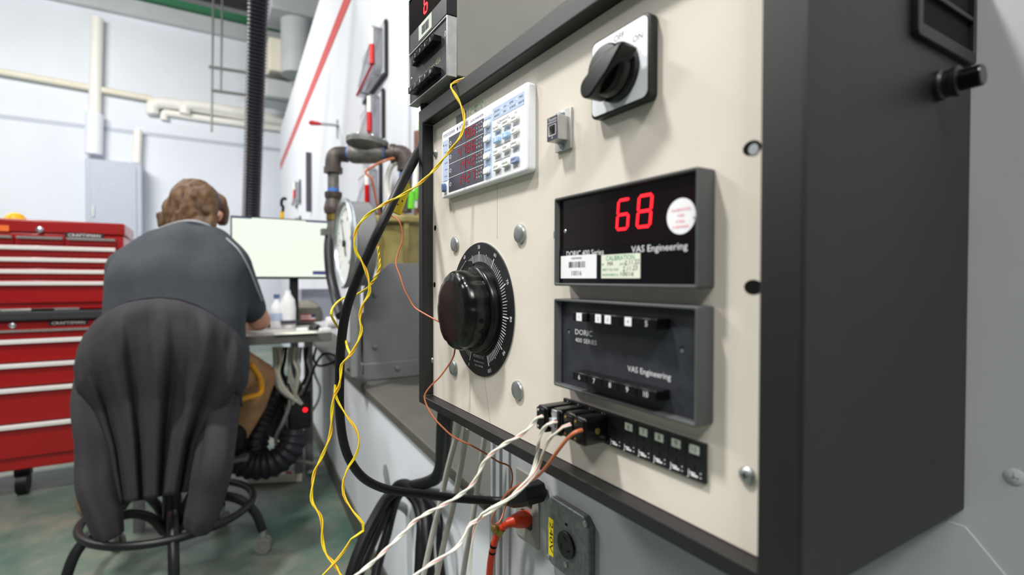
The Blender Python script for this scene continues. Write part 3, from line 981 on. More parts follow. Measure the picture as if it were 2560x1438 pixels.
# numbers sit centred on their radius
it = [((s, h, x-0.0020*math.cos(R(rest[1]+90)), y-0.0020*math.sin(R(rest[1]+90)), z)+tuple(rest) if len(rest) > 1 else (s, h, x, y, z)+tuple(rest)) for s, h, x, y, z, *rest in it]
lettering('scale_numbers', dl, 'white_ink', Md, it)
b = MB(Md); b.lathe([(0.0492, 0.0021), (0.0492, 0.0032), (0.0480, 0.0036), (0.0478, 0.0090), (0.0465, 0.0108), (0.0435, 0.0118)], 96)
sk = b.build('skirt', 'bakelite', dl, smooth=40)
pa = R(110)
c, s = math.cos(pa), math.sin(pa)
b = MB(Md @ Matrix.Rotation(pa, 4, 'Z')); b.add([(0.041, -0.009, 0.0145), (0.041, 0.009, 0.0145), (0.0572, 0.0, 0.0085), (0.0565, -0.003, 0.003), (0.0565, 0.003, 0.003), (0.042, 0, 0.020), (0.038, -0.011, 0.003), (0.038, 0.011, 0.003)], [(5, 0, 3, 2), (5, 2, 4, 1), (0, 6, 3), (1, 4, 7), (0, 5, 1, 7, 6), (6, 7, 4, 2, 3)])
b.build('pointer', 'bakelite', dl, smooth=0)
b = MB(Md @ Matrix.Rotation(pa, 4, 'Z')); b.add([(0.0425, -0.0006, 0.0203), (0.0425, 0.0006, 0.0203), (0.0570, 0.0003, 0.0090), (0.0570, -0.0003, 0.0090)], [(0, 1, 2, 3)]); b.build('pointer_line', 'white_ink', dl, smooth=0)
b = MB(Md); b.lathe([(0.0435, 0.0105), (0.0440, 0.016), (0.0436, 0.026), (0.0422, 0.0315), (0.0390, 0.0350), (0.032, 0.0362), (0.001, 0.0366)], 144, 0, Matrix.Rotation(R(8), 4, 'Z'), lobes=9, depth=0.035)
b.build('knob', 'bakelite', dl, smooth=50)
a = R(-12)
hp = V((0.0432*math.cos(a), 0.0432*math.sin(a), 0.0215))
b = MB(Md); b.cyl(hp-V((math.cos(a), math.sin(a), 0))*0.004, hp+V((math.cos(a), math.sin(a), 0))*0.0007, 0.0030, n=18); b.build('set_screw_hole', 'black_matte', dl)

# ================================================================ instrument standing on the cabinet
Mi = front(0.6068, 1.3170, -0.012)
ins = thing('bench_thermometer', 'grey-cased digital thermometer and selector standing on the black cabinet', 'instrument', front(0.6068, 1.2765))
b = MB(Mi); b.box(-0.0615, 0.0615, -0.032, 0.1045, -0.210, -0.0005); b.build('case', 'case_grey', ins, bevel=0.0015)
b = MB(Mi); b.ring(rect(-0.0622, 0.0622, -0.0345, 0.0345), rect(-0.0604, 0.0604, -0.0328, 0.0325), -0.0004, 0.0125); b.build('lower_bezel', 'aluminium', ins, bevel=0.0006)
b = MB(Mi); b.ring(rect(-0.0622, 0.0622, 0.0352, 0.1060), rect(-0.0608, 0.0608, 0.0366, 0.1046), -0.0004, 0.0125); b.build('upper_bezel', 'black_smooth', ins, bevel=0.0006)
b = MB(Mi); b.box(-0.0602, 0.0602, -0.0326, 0.0323, 0.0, 0.0108); b.build('selector_face', 'slate_face', ins, smooth=0)
b = MB(Mi); b.box(-0.0606, 0.0606, 0.0590, 0.1044, 0.0, 0.0112); b.build('window', 'smoked_red', ins, smooth=0)
b = MB(Mi); b.box(-0.0606, 0.0606, 0.0368, 0.0588, 0.0, 0.0116); b.build('name_panel', 'slate_face', ins, smooth=0)
b = MB(Mi); seven(b, '6', -0.0105, 0.0665, 0.0113, 0.0105, 0.0205, 0.0024, 0.08); b.build('digit', 'led_red', ins, smooth=0)
b = MB(Mi); b.box(-0.0270, 0.0160, 0.0390, 0.0580, 0.0117, 0.0120); st = b.build('asset_label', 'old_sticker', ins, smooth=0)
b = MB(Mi); x = -0.016
while x < 0.006:
    w = random.choice((0.0006, 0.0010, 0.0018)); b.box(x, x+w, 0.0430, 0.0535, 0.0120, 0.0122); x += w+random.choice((0.0006, 0.0010))
b.build('barcode', 'dark_ink', st, smooth=0)
for j, y in enumerate((0.0110, -0.0262)):
    for i in range(5):
        x0 = -0.0405+i*0.0166
        b = MB(Mi); b.box(x0, x0+0.0162, y, y+0.0078, 0.0105, 0.0215 if (j or i) else 0.0170)
        bt = b.build('push_button', 'bakelite', ins, bevel=0.0007)
        lettering('lettering', bt, 'white_ink', Mi, [(str(i+1+5*j), 0.0042, x0+0.0085, y+0.0018, 0.0217 if (j or i) else 0.0172)])
lettering('lettering', ins, ['gold_ink', 'red_mark', 'white_ink'], Mi, [('Multipoint Selector 405A', 0.0062, 0.0060, -0.0110, 0.0110, 0.070), ('I', 0.0075, -0.0525, -0.0160, 0.0110, 0.006, 0, 1), ('DORIC', 0.0034, -0.0415, -0.0140, 0.0110, 0.014, 0, 2), ('0', 0.0065, 0.0545, 0.0130, 0.0110, 0.0042, 0, 2)])
for x in (-0.045, 0.052):
    b = MB(Mi); b.lathe([(0.007, 0), (0.006, 0.007)], 20, 0, Matrix.Translation((x, -0.0345, -0.004)) @ Matrix.Rotation(R(90), 4, 'X')); b.build('foot', 'rubber_black', ins)
    b = MB(Mi); b.lathe([(0.007, 0), (0.006, 0.007)], 20, 0, Matrix.Translation((x, -0.0345, -0.18)) @ Matrix.Rotation(R(90), 4, 'X')); b.build('foot', 'rubber_black', ins)
b = MB(Mi)
for x, y in ((-0.0565, 0.0010), (-0.0565, -0.0185)):
    b.lathe([(0.0018, 0.0108), (0.0012, 0.0114)], 14, 0, at0(x, y))
b.build('face_screws', 'chrome', ins)

# ================================================================ outlets on the grey wall
po = thing('outlet_plate', 'pale grey duplex outlet plate on the wall under the black cabinet', 'outlet', front(0.7145, 0.670, 0.2))
Mo = front(0.7145, 0.670, 0.2)
b = MB(Mo); b.prism(rect(-0.0350, 0.0350, -0.0570, 0.0570, 0.003), 0, 0.0045); b.build('cover', 'case_grey', po, bevel=0.0012)
for y in (0.0195, -0.0195):
    b = MB(Mo); b.prism(rect(-0.0165, 0.0165, y-0.0140, y+0.0140, 0.006), 0.0045, 0.0065); sk = b.build('socket', 'black_smooth', po, bevel=0.0005)
    b = MB(Mo)
    for x in (-0.0065, 0.0065):
        b.box(x-0.001, x+0.001, y-0.002, y+0.007, 0.0065, 0.0066)
    b.prism(disc(0, y-0.008, 0.0022, 14), 0.0065, 0.0066); b.build('slots', 'black_matte', sk, smooth=0)
bq = thing('outlet_box', 'galvanised square outlet box with a round socket and a yellow 240V label', 'outlet', front(0.596, 0.670, 0.2))
Mo = front(0.596, 0.668, 0.2)
h, c = 0.0515, 0.012
b = MB(Mo)
b.prism([(-h+c, -h), (h-c, -h), (h, -h+c), (h, h-c), (h-c, h), (-h+c, h), (-h, h-c), (-h, -h+c)], 0, 0.0125)
b.build('raised_cover', 'galvanised', bq, bevel=0.002)
for x, y in ((h-0.008, h-0.008), (-h+0.008, -h+0.008), (-0.0, -0.034)):
    b = MB(Mo @ at0(x, y)); b.lathe([(0.0045, 0.0125), (0.0042, 0.0145), (0.002, 0.0156)], 20); b.build('cover_screw', 'zinc', bq)
b = MB(Mo); b.prism(disc(0.002, -0.004, 0.0192, 36), 0.0125, 0.0165); so = b.build('socket', 'black_smooth', bq, bevel=0.001)
b = MB(Mo)
for k in range(3):
    a = R(90+120*k); x, y = 0.002+0.010*math.cos(a), -0.004+0.010*math.sin(a)
    b.add([(-0.004, -0.0012, 0), (0.004, -0.0012, 0), (0.004, 0.0012, 0), (-0.004, 0.0012, 0)], [(0, 1, 2, 3)], 0, at0(x, y, 0.0166, 90+120*k+60))
b.build('slots', 'black_matte', so, smooth=0)
b = MB(Mo); b.box(-0.0440, -0.0315, -0.0385, 0.0180, 0.0125, 0.0129); lb = b.build('voltage_label', 'label_yellow', bq, smooth=0)
lettering('lettering', lb, 'black_matte', Mo, [('240V', 0.0088, -0.0410, -0.0100, 0.0130, 0.046, -90)])
b = MB(Mo); b.box(-0.003, 0.003, 0.0225, 0.0265, 0.0125, 0.0127); b.build('knockout_mark', 'black_matte', bq, smooth=0)

# ================================================================ cords and wires
def wire(name, label, cat, pts, r, m, part=None, group=None, n=10, k=8):
    b = MB(); b.tube(smooth_path(pts, k), r, n)
    return tag(b.build(name, m), label, cat, group)


# black mains cord plugged into the duplex outlet
pa = aX(1318, 1243, 0.158)
ct = thing('black_power_cord', 'thick black power cord curving down past the cabinet to the outlet', 'cord', pa)
cord = pp([(1110, 300, 0.76), (1075, 340, 0.735), (1048, 378, 0.71), (1006, 455, 0.655), (962, 545, 0.622), (925, 622, 0.615), (896, 690, 0.615), (866, 775, 0.62), (853, 860, 0.63), (849, 950, 0.64), (850, 1040, 0.66), (860, 1110, 0.68), (880, 1160, 0.70), (915, 1200, 0.725), (970, 1224, 0.76), (1050, 1235, 0.80), (1140, 1246, 0.835), (1225, 1252, 0.85), (1262, 1253, 0.845)])
cpath = smooth_path(cord, 8)
b = MB(); b.tube(cpath, [(0.0098-0.0020*i/len(cpath))*(p-CAM).dot(fwd) for i, p in enumerate(cpath)], 14); b.build('cable', 'rubber_black', ct)
q0 = cord[-1]
q1 = aX(1316, 1235, 0.165)
b = MB(); b.tube([q0, q0.lerp(q1, 0.25), q0.lerp(q1, 0.3), q0.lerp(q1, 0.7), q1, V((0.193, q1.y, q1.z))], [0.009, 0.0095, 0.0150, 0.0175, 0.0185, 0.018], 6); b.build('plug', 'rubber_black', ct, bevel=0.002)

# orange extension cord
oc = thing('orange_cord', 'orange extension cord with plug in the outlet under the cabinet', 'cord', aX(1250, 1335, 0.16))
q1 = aX(1318, 1296, 0.1935)
path = [V((0.193, q1.y, q1.z)), aX(1300, 1300, 0.178), aX(1276, 1306, 0.162), aX(1262, 1314, 0.155), aX(1250, 1327, 0.15), aX(1240, 1347, 0.147), aX(1232, 1375, 0.146), aX(1225, 1420, 0.147), aX(1222, 1480, 0.15), aX(1220, 1600, 0.155)]
b = MB(); b.tube(smooth_path(path[3:], 8), 0.0058, 12); cb = b.build('cable', 'cord_orange', oc)
b = MB(); b.tube([path[0], path[0].lerp(path[1], 0.5), path[1], path[1].lerp(path[2], 0.6), path[2], path[2].lerp(path[3], 0.3), path[2].lerp(path[3], 0.4), path[3]], [0.0125, 0.0138, 0.0132, 0.0105, 0.0075, 0.0085, 0.0062, 0.0060], 14); b.build('plug', 'cord_orange', oc)
q = path[4]
dq = (path[5]-path[3]).normalized()
b = MB(); b.tube([q-dq*0.006, q+dq*0.006], 0.0072, 16); b.build('clamp', 'brass', oc)
b = MB(); b.ball(at(1238, 1322, (q-CAM).dot(fwd)-0.004), 0.0075, 10); b.build('clamp_screw', 'brass', oc)
b = MB()
q = path[6]; dq = (path[7]-path[5]).normalized()
b.tube([q-dq*0.012, q-dq*0.007], 0.0061, 14); b.tube([q+dq*0.002, q+dq*0.006], 0.0061, 14); b.build('printed_bands', 'black_matte', oc)

# yellow thermocouple lead hanging from the cabinet top
yl = thing('yellow_thermocouple_wire', 'long twisted yellow thermocouple wire hanging from the cabinet top', 'wire', at(900, 900, 0.58))
YA = [(1225, 172, 0.585), (1190, 183, 0.588), (1163, 196, 0.590), (1128, 211, 0.590), (1134, 230, 0.585), (1150, 258, 0.582), (1160, 290, 0.580), (1156, 330, 0.578), (1140, 358, 0.578), (1110, 395, 0.580), (1085, 425, 0.580), (1050, 458, 0.580), (1012, 484, 0.580), (965, 508, 0.580), (925, 533, 0.580), (897, 562, 0.580), (886, 598, 0.580), (890, 630, 0.580), (905, 655, 0.580), (919, 690, 0.580), (924, 730, 0.580), (908, 760, 0.580), (899, 795, 0.580), (904, 825, 0.578), (893, 858, 0.576), (878, 885, 0.574), (855, 910, 0.573), (852, 935, 0.572), (848, 965, 0.570), (834, 995, 0.570), (829, 1040, 0.568), (826, 1085, 0.566), (808, 1135, 0.562), (787, 1178, 0.560), (781, 1215, 0.556), (780, 1255, 0.552), (803, 1295, 0.548), (806, 1350, 0.544), (815, 1385, 0.540), (835, 1410, 0.536), (860, 1450, 0.53), (900, 1500, 0.52)]
b = MB(); twisted(b, smooth_path(pp(YA), 6), 0.00095, 0.048, off=0.95); b.build('main_lead', ['wire_yellow', 'wire_yellow', 'wire_orange'], yl)
YB = [(968, 543, 0.655), (952, 575, 0.650), (943, 600, 0.645), (946, 630, 0.640), (949, 665, 0.636), (940, 692, 0.636), (922, 718, 0.640), (890, 737, 0.650), (858, 746, 0.640), (836, 764, 0.615), (828, 785, 0.60), (838, 808, 0.62), (850, 826, 0.645), (862, 845, 0.640), (868, 868, 0.60), (876, 887, 0.580)]
b = MB(); twisted(b, smooth_path(pp(YB[:7]), 6), 0.00100, 0.016); b.tube(smooth_path(pp(YB[6:]), 6), 0.0014, 8, 0); b.build('branch_lead', ['wire_yellow', 'wire_yellow', 'wire_orange'], yl)
YC = [(878, 885, 0.577), (868, 905, 0.575), (858, 925, 0.574)]
YD = [(838, 962, 0.574), (838, 985, 0.572), (848, 1010, 0.570), (870, 1045, 0.568), (889, 1072, 0.566), (898, 1105, 0.564), (889, 1140, 0.562), (870, 1170, 0.560), (858, 1205, 0.556), (860, 1240, 0.552), (880, 1275, 0.548), (902, 1302, 0.546), (911, 1318, 0.545), (903, 1333, 0.544), (880, 1345, 0.543), (862, 1375, 0.540), (842, 1400, 0.536), (815, 1430, 0.532), (780, 1470, 0.528)]
b = MB(); twisted(b, smooth_path(pp(YD), 6), 0.00085, 0.075, off=0.8); b.build('lower_branch', ['wire_yellow', 'wire_yellow', 'wire_orange'], yl)
# yellow miniature connector on the lead
cpnt = at(1000, 490, 0.672)
ax = (at(1016, 436, 0.66)-at(981, 535, 0.652)).normalized()
Mk = frm(cpnt, (CAM-cpnt).normalized()+V((0.35, -0.3, 0.1)), ax)
yc = thing('yellow_connector', 'flat yellow thermocouple connector behind the black power cord', 'connector', Mk)
b = MB(Mk); b.prism([(-0.0235, -0.0088), (0.0135, -0.0088), (0.0190, -0.0058), (0.0190, 0.0058), (0.0135, 0.0088), (-0.0235, 0.0088)], -0.004, 0.004); b.build('shell', 'conn_yellow', yc, bevel=0.0008)
b = MB(Mk); b.prism(rect(0.0190, 0.0340, -0.0035, 0.0035, 0.001), -0.0028, 0.0028); b.build('strain_relief', 'conn_yellow', yc, bevel=0.0006)
b = MB(Mk)
for x, y, r in ((-0.006, -0.004, 0.0010), (0.0075, -0.003, 0.0009), (-0.011, 0.003, 0.0009), (-0.0065, 0.0045, 0.0014), (-0.0125, 0.0002, 0.0009)):
    b.prism(disc(x, y, r, 12), 0.004, 0.0042)
b.box(0.006, 0.0064, -0.0088, 0.0088, 0.004, 0.0041)
b.build('screw_holes', 'black_matte', yc, smooth=0)

# brown wire from the fourth plug, round the loop and up to the yellow connector
Y4 = 0.2790+0.072-3.5*JW
bw = [V((-0.026, Y4-0.004, 0.9388)), V((-0.033, Y4-0.004, 0.9380))]+pp([(1418, 1098, 0.381), (1394, 1128, 0.392), (1365, 1168, 0.412), (1335, 1198, 0.446), (1300, 1212, 0.51), (1270, 1232, 0.54), (1248, 1262, 0.56), (1232, 1292, 0.575), (1230, 1306, 0.58), (1240, 1311, 0.585), (1252, 1300, 0.59), (1264, 1265, 0.60), (1276, 1225, 0.605), (1281, 1195, 0.61), (1277, 1172, 0.61), (1266, 1162, 0.605), (1246, 1155, 0.60), (1215, 1135, 0.595), (1180, 1115, 0.59), (1135, 1093, 0.588), (1108, 1070, 0.588), (1085, 1045, 0.590), (1066, 1012, 0.595), (1062, 988, 0.598), (1078, 964, 0.598), (1100, 942, 0.595), (1122, 912, 0.592), (1134, 890, 0.592), (1138, 868, 0.592), (1142, 845, 0.593), (1132, 825, 0.594), (1100, 806, 0.60), (1060, 784, 0.612), (1036, 768, 0.620), (1022, 745, 0.624), (1010, 722, 0.628), (1000, 690, 0.634), (990, 660, 0.640), (996, 630, 0.645), (1006, 600, 0.648), (1004, 570, 0.650), (995, 550, 0.652), (982, 541, 0.665), (968, 538, 0.668)])
bwp = smooth_path(bw, 8)
tag(MB().tube(bwp, [0.00098+0.00055*max(0, 1-i/110) for i in range(len(bwp))], 10).build('brown_wire', 'wire_copper'), 'thin brown wire looping from the fourth jack plug to the yellow connector', 'wire')

# white twisted thermocouple leads
Y1 = 0.2790+0.072-0.5*JW
w1 = [V((-0.030, Y1-0.003, 0.9395)), V((-0.036, Y1-0.003, 0.9392))]+pp([(1332, 1060, 0.416), (1312, 1080, 0.418), (1290, 1095, 0.420), (1262, 1110, 0.422), (1232, 1132, 0.424), (1210, 1155, 0.426), (1196, 1185, 0.427), (1180, 1212, 0.428), (1150, 1238, 0.428), (1110, 1262, 0.428), (1065, 1285, 0.427), (1035, 1305, 0.426), (1010, 1332, 0.420), (970, 1370, 0.412), (930, 1408, 0.404), (890, 1440, 0.396), (840, 1490, 0.386)])
t = thing('white_thermocouple_wire', 'white twisted wire running from the first jack plug down to the left', 'wire', w1[5], 'white wires from the jack strip')
b = MB(); twisted(b, smooth_path(w1, 6), 0.00095, 0.030, third=True, off=0.85); b.build('twisted_pair', ['wire_white', 'wire_white', 'wire_pink'], t)
Y2 = 0.2790+0.072-1.5*JW
w2 = [V((-0.028, Y2-0.003, 0.9385)), V((-0.034, Y2-0.003, 0.9380))]+pp([(1364, 1066, 0.404), (1352, 1084, 0.408), (1346, 1110, 0.414), (1342, 1140, 0.430), (1333, 1175, 0.430), (1315, 1205, 0.430), (1290, 1230, 0.430), (1265, 1252, 0.430), (1230, 1278, 0.428), (1200, 1298, 0.426), (1172, 1314, 0.424), (1162, 1340, 0.420), (1145, 1366, 0.416), (1115, 1388, 0.412), (1075, 1412, 0.406), (1035, 1442, 0.400), (985, 1490, 0.39)])
t = thing('white_thermocouple_wire', 'white twisted wire running from the second jack plug, with the clamp', 'wire', w2[5], 'white wires from the jack strip')
b = MB(); twisted(b, smooth_path(w2, 6), 0.00092, 0.045, third=True, off=0.85); b.build('twisted_pair', ['wire_white', 'wire_white', 'wire_pink'], t)
Y3 = 0.2790+0.072-2.5*JW
w3 = [V((-0.026, Y3-0.004, 0.9395)), V((-0.032, Y3-0.004, 0.9392))]+pp([(1396, 1078, 0.392), (1374, 1098, 0.400), (1358, 1130, 0.412), (1347, 1165, 0.424), (1330, 1195, 0.424), (1300, 1228, 0.424), (1265, 1252, 0.424), (1228, 1270, 0.424), (1205, 1285, 0.424), (1190, 1310, 0.426), (1182, 1345, 0.428), (1178, 1385, 0.43), (1174, 1440, 0.432), (1168, 1520, 0.434)])
t = thing('white_thermocouple_wire', 'white wire with a red stripe from the third jack plug, hanging straight down', 'wire', w3[5], 'white wires from the jack strip')
b = MB(); twisted(b, smooth_path(w3, 6), 0.00085, 0.075, third=True, off=0.7); b.build('twisted_pair', ['wire_white', 'wire_white', 'wire_red'], t)

# grey tubes hanging under the cabinet
for lb, pts in (('grey flexible tube under the cabinet, farthest from the outlets', [(1150, 1055, 0.86), (1140, 1095, 0.87), (1120, 1170, 0.88), (1100, 1260, 0.89), (1078, 1350, 0.89), (1056, 1450, 0.89), (1030, 1560, 0.89)]),
                ('middle grey flexible tube under the cabinet', [(1168, 1070, 0.87), (1162, 1110, 0.88), (1150, 1180, 0.89), (1132, 1270, 0.90), (1112, 1350, 0.90), (1090, 1450, 0.90), (1066, 1560, 0.90)]),
                ('grey flexible tube under the cabinet, nearest to the outlets', [(1214, 1080, 0.90), (1205, 1140, 0.91), (1192, 1230, 0.92), (1176, 1330, 0.92), (1160, 1420, 0.92), (1140, 1560, 0.92)])):
    wire('grey_tube', lb, 'tube', pp(pts), 0.0050, 'tube_grey', group='grey tubes under the cabinet')

# heavy cable hank hung on a hook at the bench front
hk = at(985, 1255, 1.50)
hook = thing('cable_hook', 'grey metal hook holding up the black cable hank', 'hook', hk)
b = MB(); b.tube(pp([(962, 1162, 1.42), (964, 1180, 1.42), (970, 1215, 1.42), (978, 1262, 1.42)]), [0.004, 0.0075, 0.0075, 0.0075], 8); b.build('prong', 'hook_grey', hook)
b = MB(); b.tube(smooth_path(pp([(976, 1266, 1.42), (1000, 1264, 1.45), (1020, 1280, 1.48), (1036, 1310, 1.50), (1044, 1345, 1.50)])), 0.012, 8); b.build('arm', 'hook_grey', hook)
hank = thing('cable_hank', 'heavy black cable hank hanging from a hook on the bench front', 'cable', at(1000, 1300, 1.4))
for pts, r in (([(1118, 1010, 0.86), (1112, 1060, 0.90), (1108, 1120, 0.98), (1104, 1165, 1.06), (1090, 1195, 1.14), (1062, 1208, 1.24), (1030, 1215, 1.34), (1000, 1222, 1.38), (968, 1245, 1.38), (940, 1290, 1.36), (912, 1345, 1.33), (886, 1410, 1.30), (870, 1470, 1.28), (850, 1600, 1.25)], 0.0145),
               ([(1076, 1580, 1.08), (1072, 1440, 1.12), (1068, 1350, 1.15), (1066, 1290, 1.19), (1052, 1245, 1.26), (1022, 1214, 1.35), (995, 1215, 1.39), (976, 1245, 1.41), (956, 1295, 1.38), (928, 1360, 1.35), (906, 1410, 1.32), (888, 1470, 1.30), (875, 1600, 1.26)], 0.0140),
               ([(1044, 1580, 1.14), (1048, 1460, 1.18), (1052, 1370, 1.21), (1054, 1305, 1.24), (1040, 1255, 1.31), (1012, 1228, 1.38), (992, 1245, 1.40), (978, 1290, 1.42), (966, 1340, 1.40), (948, 1400, 1.37), (935, 1470, 1.33), (925, 1600, 1.28)], 0.0130),
               ([(1060, 1240, 1.23), (1098, 1290, 1.12), (1098, 1370, 1.09), (1108, 1460, 1.06), (1112, 1580, 1.04)], 0.0065)):
    b = MB(); b.tube(smooth_path(pp(pts), 8), r, 12); b.build('strand', 'rubber_black', hank)

# ================================================================ gas train on the bench
sx = thing('steel_housing', 'open grey sheet steel housing with a sloped corner on the bench', 'housing', (0.55, 2.2, 0.643))
XL, YN = 0.288, 2.06
b = MB(side(0, YN, 0)); b.prism([(XL, 0.655), (XL+0.62, 0.655), (XL+0.62, 1.115), (XL+0.105, 1.115), (XL, 1.015)], 0, 0.004); b.build('front_plate', 'steel_sheet', sx, bevel=0.001)
b = MB(side(0, YN+0.27, 0)); b.prism([(XL+0.03, 0.655), (XL+0.62, 0.655), (XL+0.62, 0.90), (XL+0.03, 0.90)], 0, 0.004); b.build('back_plate', 'steel_sheet', sx, bevel=0.001)
b = MB(); b.box(XL, XL+0.62, YN, YN+0.27, 0.645, 0.655); b.build('floor_plate', 'black_smooth', sx)
b = MB()
b.box(XL-0.008, XL+0.62, YN-0.012, YN-0.004, 0.645, 0.712)
b.prism([(XL-0.008, YN-0.012), (XL, YN-0.012), (XL+0.016, YN+0.27), (XL+0.008, YN+0.27)], 0.645, 0.712)
b.build('lip', 'steel_sheet', sx, bevel=0.002)
for X, Z, dy in ((0.335, 0.985, 0.004), (0.335, 0.775, 0.004), (0.425, 0.682, 0.012)):
    b = MB(side(X, YN-dy, Z)); b.lathe([(0.011, 0), (0.010, 0.005), (0.006, 0.008)], 12); b.build('bolt', 'galvanised', sx)

gc = V((0.178, 1.90, 1.177))
Mg = frm(gc, (-1, 0.03, 0), (0, -1, 0))
gg = thing('pressure_gauge', 'large round grey pressure gauge facing left above the bench', 'gauge', Mg)
b = MB(Mg); b.lathe([(0.148, -0.082), (0.153, -0.078), (0.153, -0.004)], 56); b.build('case', 'gauge_grey', gg, smooth=40)
b = MB(Mg); b.lathe([(0.158, -0.010), (0.162, -0.003), (0.162, 0.006), (0.156, 0.010), (0.148, 0.006), (0.146, -0.004)], 56); b.build('rim', 'chrome', gg, smooth=50)
b = MB(Mg); b.prism(disc(0, 0, 0.147, 56), -0.006, -0.003); fc = b.build('face', 'gauge_face', gg, smooth=0)
b = MB(Mg)
for k in range(61):
    a = R(225-270*k/60); r0 = 0.118 if k % 5 else 0.110
    c, s = math.cos(a), math.sin(a); w = 0.0008 if k % 5 else 0.0016
    b.prism([(r0*c+w*s, r0*s-w*c), (0.130*c+w*s, 0.130*s-w*c), (0.130*c-w*s, 0.130*s+w*c), (r0*c-w*s, r0*s+w*c)], -0.003, -0.0025)
b.build('scale_marks', 'black_matte', fc, smooth=0)
lettering('scale_numbers', fc, 'black_matte', Mg, [(str(k*20), 0.014, 0.096*math.cos(R(225-270*k/5)), 0.096*math.sin(R(225-270*k/5))-0.007, -0.0024) for k in range(6)])
b = MB(Mg); a = R(118); c, s = math.cos(a), math.sin(a)
b.prism([(-0.05*c+0.004*s, -0.05*s-0.004*c), (0.105*c, 0.105*s), (-0.05*c-0.004*s, -0.05*s+0.004*c)], 0.0, 0.002); b.lathe([(0.012, -0.003), (0.012, 0.006)], 20); b.build('needle', 'black_smooth', gg, smooth=30)
st = V((0.215, 2.0, 1.03))
b = MB(); b.tube([(0.216, 1.90, 1.04), (0.216, 1.90, 1.0)], 0.022, 16); b.tube([(0.216, 1.90, 1.0), (0.216, 1.90, 0.70), (0.265, 1.98, 0.66)], 0.019, 16); b.build('stem', 'gauge_grey', gg)

# black square post behind the gauge
b = MB(); b.tube(smooth_path(pp([(832, 560, 2.21), (823, 605, 2.19), (823, 650, 2.17), (828, 695, 2.15), (840, 745, 2.10), (852, 790, 2.02)])), 0.021, 12)
tag(b.build('black_hose', 'hose_black'), 'black hose dropping behind the round gauge', 'hose')

def pipe(b, pts, r, m=0, n=18):
    b.tube(pts, r, n, m)


pl, pr = at(833, 385, 2.20), at(1014, 384, 2.20)
gp = thing('gas_pipe', 'dark iron pipe run with elbows rising beside the round gauge', 'pipe', at(833, 520, 2.02))
lo = V((pl.x, pl.y, 1.33))
b = MB(); pipe(b, [pl+V((0, 0, -0.04)), lo], 0.0235); b.build('riser', 'pipe_grey', gp)
b = MB(); pipe(b, smooth_path([pl+V((0, 0, -0.075)), pl+V((0, 0, -0.03)), pl+V((0.010, 0, -0.004)), pl+V((0.04, 0.002, 0.004)), pl+V((0.065, 0.003, 0.004))], 4), 0.033); b.tube([pl+V((0, 0, -0.082)), pl+V((0, 0, -0.058))], 0.039, 18); b.build('elbow', 'pipe_iron', gp)
b = MB(); q = V((pl.x, pl.y, 1.42)); b.tube([q, q-V((0, 0, 0.018)), q-V((0, 0, 0.03)), q-V((0, 0, 0.06)), q-V((0, 0, 0.072)), q-V((0, 0, 0.09))], [0.036, 0.036, 0.031, 0.038, 0.040, 0.036], 18); b.build('union', 'pipe_iron', gp)
b = MB(); b.tube([V((pl.x, pl.y, 1.436)), V((pl.x, pl.y, 1.420))], 0.0245, 16); b.build('blue_sealant', 'blue_tape', gp)
b = MB(); b.tube([V((pl.x, pl.y, 1.335)), V((pl.x, pl.y, 1.30))], 0.030, 16); b.build('brass_bush', 'brass', gp)
b = MB(); b.tube([V((pl.x, pl.y, 1.30)), V((pl.x, pl.y, 1.20))], 0.026, 16); b.box(pl.x-0.05, pl.x, pl.y-0.02, pl.y+0.02, 1.235, 1.262); b.build('lower_valve', 'pipe_grey', gp)
dx = (pr-pl)
b = MB(); pipe(b, [pl+dx*0.72, pl+dx*0.95], 0.0255); b.build('branch', 'pipe_iron', gp)
b = MB(); pipe(b, smooth_path([pl+dx*0.80, pl+dx*0.90, pl+dx*0.97+V((0, 0, -0.006)), pl+dx*1.0+V((0, 0, -0.035)), pl+dx*1.0+V((0, 0, -0.075))], 4), 0.036); b.tube([pl+dx*0.80, pl+dx*0.86], 0.041, 18); b.build('far_elbow', 'pipe_iron', gp)
b = MB(); b.tube([pl+dx*1.0+V((0, 0, -0.075)), V((pr.x, pr.y, 1.335))], 0.026, 16); b.build('drop_pipe', 'pipe_iron', gp)
b = MB(); b.tube([pl+dx*0.70, pl+dx*0.725], 0.0285, 16); b.tube([pr+V((0, 0, -0.085)), pr+V((0, 0, -0.105))], 0.028, 16); b.tube([pl+dx*0.20, pl+dx*0.222], 0.03, 16); b.build('blue_sealant', 'blue_tape', gp)
rc = pl+dx*0.46
rg = thing('gas_regulator', 'round grey gas regulator in the horizontal pipe beside the gauge', 'regulator', rc)
b = MB(); b.tube([pl+dx*0.21, pl+dx*0.26, pl+dx*0.30, pl+dx*0.62, pl+dx*0.68, pl+dx*0.71], [0.030, 0.040, 0.042, 0.042, 0.036, 0.032], 18); b.build('body', 'pipe_grey', rg)
Mz = Matrix.Translation(rc+V((0.0, 0, 0.006))) @ Matrix.Rotation(R(6), 4, 'Y')
b = MB(Mz); b.lathe([(0.045, 0.0), (0.082, 0.022), (0.088, 0.03), (0.088, 0.042)], 32); b.build('bowl', 'pipe_grey', rg)
b = MB(Mz); b.lathe([(0.089, 0.042), (0.089, 0.052), (0.07, 0.060), (0.02, 0.063)], 32); b.build('cover', 'galvanised', rg)
for k in range(8):
    a = 2*math.pi*k/8
    b = MB(Mz @ Matrix.Translation((0.079*math.cos(a), 0.079*math.sin(a), 0.052))); b.lathe([(0.007, 0), (0.006, 0.006)], 10); b.build('cover_bolt', 'zinc', rg)

